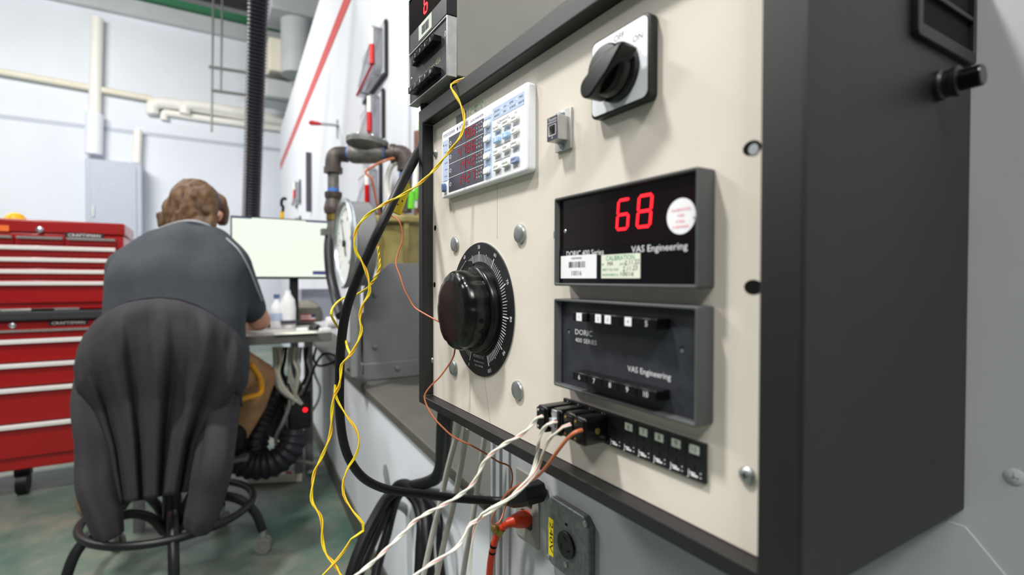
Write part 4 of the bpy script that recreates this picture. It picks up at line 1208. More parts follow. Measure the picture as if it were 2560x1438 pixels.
vc = at(1003, 560, 2.27)
vv = thing('diaphragm_valve', 'olive green flanged valve standing inside the steel housing', 'valve', (vc.x, vc.y, 0.656))
Mv = Matrix.Translation((vc.x, vc.y, 0))
b = MB(Mv); b.lathe([(0.135, 1.285), (0.140, 1.292), (0.140, 1.308), (0.132, 1.318), (0.05, 1.330)], 40); b.build('flange', 'olive_paint', vv)
b = MB(Mv); b.lathe([(0.07, 0.656), (0.085, 0.80), (0.105, 0.95), (0.108, 1.10), (0.098, 1.20), (0.118, 1.285)], 36); b.build('body', 'olive_paint', vv)
for k in range(6):
    a = R(20+60*k)
    b = MB(Mv @ Matrix.Rotation(a, 4, 'Z')); b.prism([(0.085, 0.95), (0.128, 1.20), (0.132, 1.286), (0.085, 1.286)], -0.010, 0.010, 0, Matrix.Rotation(R(90), 4, 'X')); b.build('rib', 'olive_paint', vv)
for k in range(10):
    a = 2*math.pi*k/10
    b = MB(Mv @ Matrix.Translation((0.118*math.cos(a), 0.118*math.sin(a), 1.316))); b.lathe([(0.012, 0), (0.011, 0.012), (0.005, 0.014)], 10); b.build('flange_bolt', 'brass', vv)
b = MB(Mv); b.tube([(-0.12, -0.01, 0.98), (-0.05, 0, 0.98)], 0.05, 20); b.build('side_port', 'olive_paint', vv)

tag(MB().tube(smooth_path(pp([(985, 396, 2.0), (968, 400, 1.98), (940, 412, 1.98), (914, 430, 1.98), (928, 447, 1.98), (936, 480, 2.0), (944, 515, 2.02), (952, 545, 2.05)])), 0.0045, 10).build('copper_capillary', 'wire_copper'), 'bent copper capillary tube below the gas regulator', 'tube')
cl = thing('curved_cover', 'white curved hose looping behind the black power cord', 'hose', at(975, 520, 2.25))
b = MB(); b.tube(smooth_path(pp([(992, 404, 2.2), (976, 420, 2.22), (968, 455, 2.24), (972, 490, 2.25), (985, 520, 2.25)])), 0.012, 10); b.build('hose', 'pipe_white', cl)
for lb, pts, r, m in (('rusty vertical pipe behind the cabinet edge', [(1049, 330, 2.35), (1049, 540, 2.35)], 0.026, 'rust_pipe'),):
    t = thing('vertical_pipe', lb, 'pipe', at(1049, 540, 2.35))
    b = MB(); b.tube(pp(pts), r, 16); b.build('pipe', m, t)
    b = MB(); b.tube(pp([(1049, 436, 2.34), (1049, 462, 2.34)]), 0.036, 16); b.build('coupling', m, t)
t = thing('level_tube', 'clear level tube with bright green fluid near the cabinet edge', 'gauge', at(1035, 530, 2.2))
b = MB(); b.tube(pp([(1036, 520, 2.2), (1040, 380, 2.2)]), 0.013, 12); b.build('tube', 'pipe_white', t)
b = MB(); b.tube(pp([(1027, 522, 2.18), (1030, 478, 2.18)]), 0.014, 12); b.build('green_fluid', 'green_strip', t)
b = MB(); b.tube(pp([(1039, 500, 2.19), (1041, 470, 2.19)]), 0.010, 12); b.build('green_float', 'green_strip', t)
t = thing('green_scale', 'white strip with a bright green scale above the cabinet corner', 'gauge', aY(1050, 345, 2.34))
b = MB(); b.tube([aY(1051, 290, 2.34), aY(1049, 360, 2.34)], 0.0165, 12); b.build('strip', 'pipe_white', t)
b = MB(); b.tube([aY(1052, 304, 2.322), aY(1050, 345, 2.322)], 0.010, 12); b.build('scale', 'green_strip', t)

# manometers on the booth
def manometer(y, z, label, s=1.0, group='red fluid manometers on the booth'):
    M = front(y, z, bx(y, -0.004)) @ Matrix.Rotation(R(-2.98), 4, 'Y') @ Matrix.Diagonal((s, s, s, 1))
    t = thing('manometer', label, 'manometer', front(y, z, bx(y)), group)
    b = MB(M); b.box(-0.50, 0.0, -0.128, 0.128, 0, 0.012); b.build('back_plate', 'black_smooth', t)
    b = MB(M); b.box(-0.485, -0.018, -0.118, 0.118, 0.012, 0.016); b.build('scale_plate', 'acrylic_grey', t)
    b = MB(M); b.prism([(-0.03, -0.085), (-0.03, 0.095), (-0.09, 0.095), (-0.30, 0.02), (-0.44, -0.055), (-0.44, -0.112), (-0.10, -0.112)], 0.016, 0.050); b.build('acrylic_block', 'acrylic', t, bevel=0.002)
    b = MB(M); b.tube([(-0.055, -0.075, 0.062), (-0.055, 0.095, 0.062)], 0.011, 14); b.build('riser_tube', 'pipe_white', t)
    b = MB(M); b.tube([(-0.055, -0.075, 0.062), (-0.055, 0.018, 0.062)], 0.0118, 14); b.tube([(-0.055, -0.075, 0.060), (-0.43, -0.106, 0.056)], 0.006, 10); b.build('red_fluid', 'liquid_red', t)
    for p in ((-0.06, 0.10, 0.06), (-0.08, -0.105, 0.055), (-0.36, -0.108, 0.055)):
        b = MB(M); b.cyl((p[0], p[1], 0.016), p, 0.010, n=14); b.build('fitting', 'zinc', t)
    return t


manometer(2.41, 2.152, 'red fluid manometer on the white booth, topmost and nearest of the set')
manometer(2.466, 1.845, 'red fluid manometer on the white booth, directly above the gas regulator')
manometer(2.52, 1.50, 'red fluid manometer on the white booth, below the gas regulator')
manometer(6.1, 2.02, 'small far red fluid manometer on the booth end, the upper of two')
manometer(6.1, 1.62, 'small far red fluid manometer on the booth end, the lower of two')
yb = 5.2
b = MB(); b.prism([(bx(yb, -0.05), yb), (bx(yb), yb), (bx(yb+0.04), yb+0.04), (bx(yb+0.04, -0.05), yb+0.04)], aX(754, 545, bx(yb)).z, aX(754, 410, bx(yb)).z)
tag(b.build('mounting_rail', 'display_grey', smooth=0), 'dark upright rail on the far booth wall above the monitor', 'rail')
lv = at(858, 314, 3.66)
t = thing('valve_lever', 'red-handled lever sticking out of the white booth', 'lever', lv)
b = MB(); b.tube([at(800, 310, 3.5), at(862, 315, 3.66)], 0.010, 10); b.tube([at(845, 300, 3.63), at(845, 345, 3.63)], 0.012, 10); b.build('rod', 'zinc', t)
b = MB(); b.tube([at(773, 307, 3.42), at(778, 307, 3.43), at(800, 310, 3.5)], [0.008, 0.017, 0.012], 12); b.build('handle', 'handle_red', t)

# ================================================================ far wall fittings and services
def fy(px, py, y=YF):
    return aY(px, py, y)


t = thing('sprinkler_pipe', 'long cream pipe running along the far white wall', 'pipe', fy(200, 214, 9.40))
b = MB(); b.tube([fy(-60, 168, 9.40), fy(380, 247, 9.40)], 0.045, 14); b.build('pipe', 'conduit_cream', t)
t = thing('insulated_pipe', 'white insulated pipes with elbows high on the far wall', 'pipe', fy(540, 280, 9.2))
b = MB(); b.tube(smooth_path([fy(382, 285, 9.41), fy(380, 268, 9.41), fy(392, 258, 9.41), fy(420, 258, 9.41), fy(480, 266, 9.41), fy(600, 286, 9.41), fy(730, 306, 9.41)], 5), 0.085, 16); b.build('upper_run', 'pipe_white', t)
b = MB(); b.tube(smooth_path([fy(462, 285, 9.36), fy(464, 266, 9.36), fy(480, 262, 9.36), fy(530, 268, 9.36), fy(620, 284, 9.36)], 5), 0.075, 16); b.build('middle_run', 'pipe_white', t)
b = MB(); b.tube(smooth_path([fy(410, 300, 9.44), fy(412, 284, 9.44), fy(430, 284, 9.44), fy(520, 298, 9.44), fy(730, 326, 9.44)], 5), 0.050, 16); b.build('lower_run', 'pipe_white', t)
t = thing('wall_riser', 'tall white vertical pipe above the electrical box', 'pipe', fy(234, 385, 9.38))
b = MB(); b.tube([fy(243, 45, 9.38), fy(234, 385, 9.38)], 0.075, 16); b.build('pipe', 'pipe_white', t)
b = MB(); b.tube([fy(237, 285, 9.37), fy(234, 386, 9.37)], 0.105, 16); b.build('sleeve', 'plate_white', t)
t = thing('conduit', 'short white conduit entering the electrical box top', 'conduit', fy(342, 405, 9.38))
b = MB(); b.tube([fy(345, 325, 9.38), fy(341, 408, 9.38)], 0.055, 14); b.build('tube', 'pipe_white', t)
t = thing('electrical_box', 'large pale grey electrical cabinet on the far wall behind the tool chest', 'cabinet', fy(280, 640, 9.3))
p, q = fy(212, 395, 9.12), fy(356, 660, 9.12)
b = MB(); b.box(p.x, q.x, 9.12, 9.498, 1.25, p.z); b.build('case', 'panel_grey', t, bevel=0.01)
b = MB(); b.box(p.x+0.06, q.x-0.06, 9.105, 9.12, 1.30, p.z-0.06); b.build('door', 'panel_grey', t, bevel=0.005)
b = MB(); b.box(p.x+0.075, p.x+0.10, 9.085, 9.105, 1.9, 2.05); b.build('latch', 'zinc', t)
t = thing('pipe_hanger', 'steel trapeze hanger with thin rods below the roof', 'hanger', fy(600, 240, 8.6))
for px in (529, 552):
    b = MB(); b.tube([fy(px+6, -160, 8.6), fy(px, 232 if px > 540 else 330, 8.6)], 0.014, 8); b.build('rod', 'rod_steel', t)
for a, c in (((522, 167), (760, 204)), ((528, 226), (760, 258))):
    b = MB(); b.tube([fy(a[0], a[1], 8.6), fy(c[0], c[1], 8.6)], 0.024, 8); b.build('crossbar', 'rod_steel', t)
t = thing('air_duct', 'grey sheet metal air duct with boxes beyond the booth', 'duct', fy(720, 120, 8.0))
p, q = fy(676, -40, 7.9), fy(820, 52, 7.9)
b = MB(); b.box(p.x, q.x, 7.9, 8.6, q.z, p.z+0.4); b.build('upper_box', 'duct_grey', t, bevel=0.02)
b = MB(); b.tube([fy(742, 30, 8.2), fy(742, 190, 8.2)], 0.22, 24); b.build('round_duct', 'duct_grey', t)
p, q = fy(672, 90, 8.35), fy(735, 185, 8.35)
b = MB(); b.box(p.x, q.x, 8.35, 8.8, q.z, p.z); b.build('side_box', 'conduit_cream', t, bevel=0.02)
p, q = fy(664, 193, 8.45), fy(735, 250, 8.45)
b = MB(); b.box(p.x, q.x, 8.45, 9.1, q.z, p.z); b.build('lower_box', 'duct_grey', t, bevel=0.02)

# corrugated extraction hose
b = MB()
top, bot = at(650, -120, 3.0), at(626, 600, 3.75)
pts, rr = [], []
N = 340
for i in range(N+1):
    pts.append(top.lerp(bot, i/N)); rr.append(0.0550+0.0058*math.sin(i*math.pi*0.5))
b.tube(pts, rr, 20)
tag(b.build('extraction_hose', 'hose_black', smooth=80), 'black corrugated extraction hose hanging down behind the monitor', 'hose')

# ================================================================ tool chest
YT = 3.3
Xr = aY(309, 600, YT).x
Xl = -1.45


def zt(py, px=140):
    return aY(px, py, YT).z


zs = {k: zt(k) for k in (552, 600, 757, 775, 800, 822, 1163)}
tc = thing('top_tool_chest', 'red tool chest with slim drawers on the rolling cabinet', 'tool chest', ((Xl+Xr)/2, YT+0.2, zs[775]))
b = MB(); b.box(Xl, Xr, YT, YT+0.42, zs[775]+0.001, zs[600]+0.03); b.build('body', 'tool_red', tc, bevel=0.006)
b = MB(); b.box(Xl-0.005, Xr+0.006, YT-0.008, YT+0.425, zs[600]+0.032, zs[552]); lid = b.build('lid', 'tool_red', tc, bevel=0.008)
Mt = side(0, YT-0.008, 0)
xb = aY(212, 582, YT).x
b = MB(Mt); b.box(xb-0.075, xb+0.075, zt(587)-0.010, zt(587)+0.012, 0, 0.004); bd = b.build('name_badge', 'badge_black', tc, bevel=0.001)
lettering('lettering', bd, 'tool_handle', Mt, [('CRAFTSMAN', 0.013, xb, zt(587)-0.006, 0.0045, 0.125)])
xk = aY(101, 578, YT).x
b = MB(side(xk, YT-0.008, zt(576))); b.lathe([(0.014, 0), (0.014, 0.006), (0.008, 0.010)], 20); b.build('lock', 'chrome', tc)
b = MB(Mt); b.box(aY(-40, 572, YT).x, aY(24, 572, YT).x, zt(576)-0.014, zt(576)+0.014, 0, 0.002); b.build('orange_sticker', 'label_orange', tc, smooth=0)


def drawer(parent, x0, x1, z0, z1, zh, hm='tool_handle', hh=0.011, y=YT):
    b = MB(); b.box(x0, x1, y-0.014, y, z0, z1); d = b.build('drawer', 'tool_red', parent, bevel=0.004)
    b = MB(); b.prism([(0, 0), (-0.020, 0.003), (-0.022, hh*1.6), (-0.014, hh*2), (0, hh*2)], x0+0.004, x1-0.004, 0, Matrix(((0, 0, 1, 0), (1, 0, 0, y-0.014), (0, 1, 0, zh-hh), (0, 0, 0, 1))))
    b.build('handle', hm, d, smooth=0)
    return d


xs = Xr-0.028
for x0, x1 in ((aY(165, 610, YT).x+0.004, xs), (aY(40, 610, YT).x+0.004, aY(165, 610, YT).x-0.004), (Xl+0.02, aY(40, 610, YT).x-0.004)):
    drawer(tc, x0, x1, zt(612), zt(594), zt(597), 'aluminium', 0.007)
for y0, y1, yh in ((641, 614, 622), (668, 643, 651), (697, 671, 680), (757, 700, 709)):
    drawer(tc, Xl+0.02, xs, zt(y0), zt(y1), zt(yh), 'tool_handle', 0.010)

rc = thing('rolling_tool_cabinet', 'red rolling tool cabinet with wide drawers and a black worktop', 'tool cabinet', ((Xl+Xr)/2, YT+0.2, 0))
Xr2 = Xr+0.03
b = MB(); b.box(Xl, Xr2, YT, YT+0.45, zs[1163], zs[800]); b.build('body', 'tool_red', rc, bevel=0.006)
b = MB(); b.box(Xl-0.01, Xr2+0.01, YT-0.03, YT+0.455, zs[800]+0.001, zs[775]-0.002); b.build('worktop', 'tool_dark', rc, bevel=0.008)
xb = aY(172, 808, YT).x
Mt = side(0, YT-0.001, 0)
b = MB(Mt); b.box(xb-0.075, xb+0.075, zt(808)-0.011, zt(808)+0.011, 0, 0.005); bd = b.build('name_badge', 'badge_black', rc, bevel=0.001)
lettering('lettering', bd, 'tool_handle', Mt, [('CRAFTSMAN', 0.013, xb, zt(808)-0.006, 0.0055, 0.125)])
b = MB(side(aY(31, 810, YT).x, YT, zt(810))); b.lathe([(0.014, 0), (0.014, 0.006), (0.008, 0.010)], 20); b.build('lock', 'chrome', rc)
xs = Xr2-0.028
for y0, y1, yh, hm in ((846, 823, 826, 'aluminium'), (903, 850, 852, 'tool_handle'), (962, 907, 911, 'tool_handle'), (1052, 966, 971, 'tool_handle'), (1138, 1056, 1060, 'tool_handle')):
    drawer(rc, Xl+0.02, xs, zt(y0, 90), zt(y1, 90), zt(yh, 90), hm, 0.006 if hm == 'aluminium' else 0.011)
for x, y in ((Xr2-0.08, YT+0.07), (Xr2-0.08, YT+0.38), (Xl+0.08, YT+0.07), (Xl+0.08, YT+0.38), ((Xl+Xr2)/2, YT+0.07)):
    b = MB(); b.tube([(x-0.02, y, 0.055), (x+0.02, y, 0.055)], 0.055, 20); b.box(x-0.03, x+0.03, y-0.02, y+0.03, 0.09, zs[1163]); b.build('caster', 'rubber_black', rc)
q = aY(38, 532, YT+0.2)
t = thing('hard_hat', 'yellow safety helmet on top of the red tool chest', 'helmet', (q.x, q.y, zs[552]))
b = MB(Matrix.Translation((q.x, q.y, zs[552]))); b.lathe([(0.045, 0.001), (0.042, 0.02), (0.028, 0.04), (0.004, 0.048)], 24); b.build('shell', 'hat_yellow', t)
b = MB(Matrix.Translation((q.x, q.y, zs[552]))); b.lathe([(0.054, 0.001), (0.054, 0.006)], 24); b.build('brim', 'hat_yellow', t)
for px, w, m, nm, lb in ((70, 0.10, 'aluminium', 'wrench', 'silver wrench lying on the black worktop'), (140, 0.09, 'steel_sheet', 'steel_ruler', 'flat steel strip lying on the black worktop')):
    q = aY(px, 766, YT-0.012)
    b = MB(); b.box(q.x-w, q.x+w, YT-0.026, YT-0.012, zs[775]-0.0015, zs[775]+0.010)
    if nm == 'wrench':
        b.lathe([(0.012, 0), (0.012, 0.012)], 14, 0, Matrix.Translation((q.x-w, YT-0.019, zs[775]-0.001)))
    tag(b.build(nm, m, bevel=0.002), lb, 'tool')

# ================================================================ desk
ZD = 0.80
dk = thing('desk', 'pale grey desk with dark edge in front of the seated person', 'desk', (-0.1, 2.8, 0))
p, q = aZ(598, 838, ZD), aZ(905, 830, ZD)
yd = (p.y+q.y)/2
XD0, XD1 = -0.55, 0.262
b = MB(); b.box(XD0, XD1, yd, yd+0.80, ZD-0.004, ZD); b.build('top', 'desk_top', dk, bevel=0.0015)
b = MB(); b.box(XD0, XD1, yd+0.001, yd+0.80, ZD-0.042, ZD-0.004); b.build('slab', 'desk_edge', dk, bevel=0.003)
for x, y in ((XD0+0.06, yd+0.72), (XD1-0.06, yd+0.72), (XD0+0.06, yd+0.12), (XD1-0.02, yd+0.50)):
    b = MB(); b.box(x-0.02, x+0.02, y-0.02, y+0.02, 0, ZD-0.042); b.build('leg', 'steel_sheet', dk)

ym = yd+0.47
p, q = aY(580, 549, ym), aY(822, 694, ym)
zt_, zb_ = (aY(580, 549, ym).z+aY(822, 549, ym).z)/2, (aY(580, 692, ym).z+aY(822, 692, ym).z)/2
mo = thing('monitor', 'flat computer monitor with a bright pale green screen on the desk', 'monitor', ((p.x+q.x)/2, ym, ZD))
b = MB(); b.box(p.x-0.006, q.x+0.006, ym, ym+0.03, zb_-0.012, zt_+0.006); b.build('bezel', 'black_smooth', mo, bevel=0.003)
b = MB(); b.box(p.x, q.x, ym-0.0015, ym, zb_, zt_); sc = b.build('screen', 'screen', mo, smooth=0)
for x0, x1, z0, z1 in ((q.x-0.085, q.x-0.002, zb_+0.012, zb_+0.032), (p.x, p.x+0.09, zt_-0.006, zt_), (q.x-0.12, q.x, zt_-0.006, zt_)):
    b = MB(); b.box(x0, x1, ym-0.002, ym-0.0015, z0, z1); b.build('toolbar', 'screen_bar', sc, smooth=0)
xc = aY(738, 740, ym).x
b = MB(); b.box(xc-0.022, xc+0.022, ym+0.032, ym+0.062, ZD+0.008, zb_+0.12); b.build('stand', 'black_smooth', mo, bevel=0.003)
b = MB(); b.box(xc-0.10, xc+0.10, ym-0.04, ym+0.12, ZD+0.0005, ZD+0.010); b.build('foot', 'black_smooth', mo, bevel=0.003)

t = thing('test_hook', 'small black hook on a yellow base standing on the monitor top edge', 'hook', aY(705, 548, ym+0.012))
b = MB(); b.tube(smooth_path([aY(x_, y_, ym+0.012) for x_, y_ in ((716, 500), (711, 496), (705, 500), (704, 512), (708, 518), (706, 532))]), 0.0078, 10); b.build('hook', 'black_smooth', t)
b = MB(); q = aY(705, 530, ym+0.012); b.tube([q, V((q.x, q.y, zt_+0.0065))], 0.010, 10); b.build('base', 'hat_yellow', t)


def dpt(px, py, z=ZD):
    return aZ(px, py, z)


ca = dpt(770, 806)
cp_ = thing('baseball_cap', 'grey baseball cap with a flag patch lying on the desk', 'cap', (ca.x, ca.y, ZD))
Mca = Matrix.Translation((ca.x, ca.y+0.06, ZD))
b = MB(Mca); b.lathe([(0.088, 0.001), (0.092, 0.02), (0.090, 0.055), (0.078, 0.085)], 32); b.build('crown', 'cap_grey', cp_)
b = MB(Mca); b.lathe([(0.078, 0.083), (0.062, 0.105), (0.035, 0.122), (0.004, 0.128)], 32); b.build('mesh_top', 'cap_mesh', cp_)
b = MB(Mca); b.prism([(-0.075, 0.0), (-0.11, -0.03), (-0.13, 0.03), (-0.10, 0.07)], 0.002, 0.010); b.build('visor', 'paper_white', cp_)
b = MB(Mca)
for i in range(10):
    a0, a1 = R(-118+i*5), R(-118+(i+1)*5)
    for j in range(5):
        z0, z1 = 0.014+j*0.007, 0.014+(j+1)*0.007
        m = 2 if (i > 6 and j > 1) else (j % 2)
        b.add([(0.0945*math.cos(a0), 0.0945*math.sin(a0), z0), (0.0945*math.cos(a1), 0.0945*math.sin(a1), z0), (0.0945*math.cos(a1), 0.0945*math.sin(a1), z1), (0.0945*math.cos(a0), 0.0945*math.sin(a0), z1)], [(0, 1, 2, 3)], m)
b.build('flag_patch', ['flag_red', 'flag_white', 'flag_blue'], cp_, smooth=0)
k0 = dpt(700, 818)
t = thing('keyboard', 'black keyboard on the desk beside the forearm', 'keyboard', (k0.x-0.01, k0.y+0.05, ZD))
b = MB(); b.box(k0.x-0.16, k0.x+0.075, k0.y, k0.y+0.13, ZD+0.0005, ZD+0.022); b.build('base', 'black_smooth', t, bevel=0.005)
b = MB()
for i in range(10):
    for j in range(5):
        x, y = k0.x-0.152+i*0.0222, k0.y+0.008+j*0.0235
        b.box(x, x+0.019, y, y+0.020, ZD+0.022, ZD+0.030)
b.build('keys', 'display_grey', t, smooth=0)
m0 = dpt(790, 826)
t = thing('computer_mouse', 'black computer mouse near the desk edge', 'mouse', (m0.x, m0.y, ZD))
b = MB(Matrix.Translation((m0.x, m0.y+0.03, ZD+0.001))); b.lathe([(0.028, 0), (0.030, 0.008), (0.024, 0.022), (0.008, 0.029)], 20); b.build('shell', 'black_smooth', t)
b = MB(); b.box(m0.x-0.003, m0.x+0.003, m0.y+0.005, m0.y+0.016, ZD+0.018, ZD+0.028); b.build('wheel', 'cable_grey', t)
for px, w, lb in ((757, 0.024, 'small white block on the desk, between keyboard and mouse'), (815, 0.026, 'small white block on the desk, right of the mouse')):
    q = dpt(px, 830)
    tag(MB().box(q.x-w, q.x+w, q.y+0.005, q.y+0.03, ZD+0.0005, ZD+0.017).build('white_block', 'paper_white', bevel=0.003), lb, 'block')
q = dpt(835, 824)
t = thing('paper_roll', 'white roll standing at the right end of the desk', 'roll', (q.x, q.y, ZD))
b = MB(); b.tube([(q.x-0.03, q.y+0.03, ZD+0.031), (q.x+0.015, q.y+0.03, ZD+0.031)], 0.030, 20); b.build('roll', 'paper_white', t)
b = MB(); b.tube([(q.x+0.015, q.y+0.03, ZD+0.031), (q.x+0.02, q.y+0.03, ZD+0.031)], 0.018, 20); b.build('core', 'black_smooth', t)
q = dpt(742, 836)
tag(MB().box(q.x-0.09, q.x+0.09, q.y+0.005, q.y+0.10, ZD+0.0003, ZD+0.0012).build('paper_sheet', 'sticker_green', smooth=0), 'thin pale sheet lying flat at the desk edge', 'paper')
for px, zz, r, m, lb, nm, cat in ((692, 0.15, 0.030, 'plate_white', 'white and blue plastic bottle left of the cap on the desk', 'spray_bottle', 'bottle'), (720, 0.19, 0.036, 'paper_white', 'crumpled white bag standing under the monitor', 'plastic_bag', 'bag')):
    q = dpt(px, 792)
    yy = min(q.y, ym-0.12)
    xx = aY(px, 760, yy).x
    t = thing(nm, lb, cat, (xx, yy, ZD))
    b = MB(Matrix.Translation((xx, yy, ZD+0.0008))); b.lathe([(r, 0), (r*1.05, zz*0.5), (r*0.9, zz*0.75), (r*0.4, zz*0.9), (r*0.35, zz)], 18); b.build('body', m, t)
    if nm == 'spray_bottle':
        b = MB(Matrix.Translation((xx, yy, ZD+0.0008))); b.lathe([(r*1.06, zz*0.25), (r*1.08, zz*0.5)], 18); b.build('label', 'pale_blue', t)
        b = MB(Matrix.Translation((xx, yy, ZD+0.0008))); b.lathe([(r*0.5, zz), (r*0.5, zz+0.02)], 14); b.build('cap', 'power_blue', t)
    else:
        b = MB(Matrix.Translation((xx, yy, ZD+0.0008))); b.box(-r*1.1, r*1.1, -r*1.12, -r*0.9, zz*0.10, zz*0.2); b.build('dark_band', 'display_grey', t)
q = dpt(805, 800)
tag(MB(Matrix.Translation((aY(790, 720, ym+0.26).x, ym+0.26, ZD+0.0005))).box(-0.09, 0.09, -0.05, 0.05, 0, 0.19).build('document_box', 'panel_grey', bevel=0.004), 'pale grey box on the desk behind the cap', 'box')

# ================================================================ under the desk
yu = yd+0.45
for pts, lb in (([(640, 1185, 2.45), (636, 1110, 2.5), (655, 1040, 2.6), (690, 985, 2.7), (716, 970, 2.8), (722, 1010, 2.85), (700, 1090, 2.85)], 'fat black ribbed duct under the desk, next to the knee'), ([(590, 1150, 2.4), (640, 1165, 2.42), (690, 1155, 2.44), (725, 1120, 2.47), (738, 1075, 2.50)], 'fat black ribbed duct lying on the floor under the desk')):
    path = resample(smooth_path(pp(pts), 10), 0.008)
    rr = [0.062+0.005*math.sin(i*math.pi/2) for i in range(len(path))]
    for p in path:
        p.z = max(p.z, 0.07)
    tag(MB().tube(path, rr, 18).build('flexible_duct', 'hose_black', smooth=80), lb, 'duct', 'black ducts under the desk')
q = at(752, 1030, 2.62)
t = thing('power_adapter', 'black box under the desk with a glowing red lamp', 'adapter', q)
b = MB(); b.box(q.x-0.06, q.x+0.05, q.y, q.y+0.12, q.z-0.09, q.z+0.10); b.build('case', 'black_smooth', t, bevel=0.01)
lp_ = aY(763, 1025, q.y-0.004)
b = MB(); b.ball(lp_, 0.011, 12); b.build('lamp', 'led_red', t)['label'] = 'glowing red lamp'
b = MB(); b.box(q.x-0.02, q.x+0.02, q.y+0.05, q.y+0.09, 0, q.z-0.089); b.build('post', 'steel_sheet', t)
wire('grey_cable', 'grey cable curving down under the desk to the power strip', 'cable', pp([(722, 960, 2.62), (724, 1010, 2.58), (708, 1055, 2.54), (690, 1095, 2.52), (700, 1130, 2.52), (730, 1150, 2.54), (775, 1158, 2.60), (800, 1170, 2.64), (770, 1182, 2.62)]), 0.009, 'cable_grey')
p, q = aZ(622, 1192, 0.03), aZ(758, 1186, 0.03)
t = thing('power_strip', 'long pale power strip on the floor under the desk', 'power strip', (p+q)/2)
d = (q-p).normalized()
Mq = frm((p+q)/2-V((0, 0, 0.029)), (0, 0, 1), d)
b = MB(Mq); b.box(-(q-p).length/2, (q-p).length/2, -0.025, 0.025, 0, 0.04); b.build('case', 'conduit_cream', t, bevel=0.004)
b = MB(Mq); b.box(0.05, 0.075, -0.010, 0.010, 0.04, 0.046); b.build('switch', 'red_mark', t)
b = MB(Mq)
for i in range(4):
    b.box(-0.11+i*0.035, -0.09+i*0.035, -0.012, 0.012, 0.04, 0.0405)
b.build('sockets', 'black_smooth', t, smooth=0)
random.seed(5)
cols = ['cable_white', 'cable_white', 'cable_grey', 'cable_white', 'conduit_cream', 'cable_grey', 'rubber_black', 'cable_white', 'conduit_cream', 'cable_white', 'rubber_black', 'cable_grey', 'cable_white', 'conduit_cream', 'cable_white', 'cable_white', 'conduit_cream', 'cable_white']
lab = {'cable_white': 'white cable', 'cable_grey': 'grey cable', 'conduit_cream': 'cream cable', 'rubber_black': 'black cable'}
cb_ = thing('cable_bundle', 'loose bundle of white, grey and black cables hanging under the desk', 'cables', at(720, 930, 2.55))
for i, m in enumerate(cols):
    x0 = 686+(i*37) % 96
    d0 = 2.50+0.02*(i % 4)
    pts = [(x0, 868, d0), (x0+random.uniform(-8, 8), 900, d0), (x0+random.uniform(-14, 10), 935, d0+0.02), (x0*0.7+0.3*735+random.uniform(-8, 8), 975, d0+0.05), (742+random.uniform(-14, 14), 1010, d0+0.10)]
    MB().tube(smooth_path(pp(pts)), random.choice((0.006, 0.008, 0.010)), 8).build('cable', m, cb_)['label'] = lab[m]
wire('looped_black_cable', 'thin black cable looping under the right end of the desk', 'cable', pp([(790, 870, 2.5), (785, 900, 2.5), (800, 915, 2.5), (835, 905, 2.5), (838, 890, 2.48), (810, 885, 2.48), (790, 910, 2.5), (775, 950, 2.54), (760, 990, 2.58)]), 0.006, 'rubber_black')
wire('thin_grey_cable', 'thin grey cable against the bench side under the desk', 'cable', pp([(778, 900, 2.6), (788, 940, 2.6), (800, 970, 2.6), (796, 1000, 2.6), (780, 1030, 2.62)]), 0.006, 'cable_grey')

# ================================================================ stool
SC = V((-0.36, 2.25, 0))
stl = thing('drafting_stool', 'black drafting stool with foot ring and casters under the seated person', 'stool', SC)
b = MB(Matrix.Translation(SC)); b.tube([(0, 0, 0.10), (0, 0, 0.30)], 0.030, 18); b.tube([(0, 0, 0.30), (0, 0, 0.51)], 0.020, 16); b.build('column', 'black_smooth', stl)
b = MB(Matrix.Translation(SC)); b.lathe([(0.13, 0.51), (0.165, 0.52), (0.175, 0.54), (0.165, 0.565), (0.12, 0.575)], 36, 0, Matrix.Translation((0.0, 0.035, 0))); b.build('seat', 'rubber_black', stl)
rp_ = [(0.266*math.cos(2*math.pi*i/48), 0.266*math.sin(2*math.pi*i/48), 0.20) for i in range(49)]
b = MB(Matrix.Translation(SC+V((0, 0.01, 0)))); b.tube(rp_, 0.0135, 12); b.build('foot_ring', 'black_smooth', stl)
for k in range(5):
    a = R(-15+72*k)
    c, s = math.cos(a), math.sin(a)
    b = MB(Matrix.Translation(SC))
    b.tube(smooth_path([(0.025*c, 0.025*s, 0.13), (0.07*c, 0.07*s, 0.20), (0.14*c, 0.14*s, 0.235), (0.22*c, 0.22*s, 0.215), (0.275*c, 0.275*s, 0.16), (0.302*c, 0.302*s, 0.085)], 5), 0.0165, 12)
    lg = b.build('leg', 'black_smooth', stl)
    w = V((0.305*c, 0.305*s, 0.030)); ta = V((-s, c, 0))
    b = MB(Matrix.Translation(SC)); b.tube([w-ta*0.006, w-ta*0.020], 0.0285, 20, 0); b.tube([w+ta*0.006, w+ta*0.020], 0.0285, 20, 0); b.tube([w-ta*0.021, w+ta*0.021], 0.010, 12, 1); b.tube([(0.302*c, 0.302*s, 0.04), (0.302*c, 0.302*s, 0.088)], 0.014, 12, 1)
    b.build('caster', ['cable_grey', 'zinc'], lg)
b = MB(Matrix.Translation(SC)); b.tube(smooth_path([(0, -0.02, 0.505), (-0.01, -0.14, 0.498), (-0.015, -0.165, 0.56), (-0.015, -0.125, 0.78)], 5), 0.014, 10); b.build('back_bracket', 'black_smooth', stl)
bk = []
b = MB()
cols_ = 13
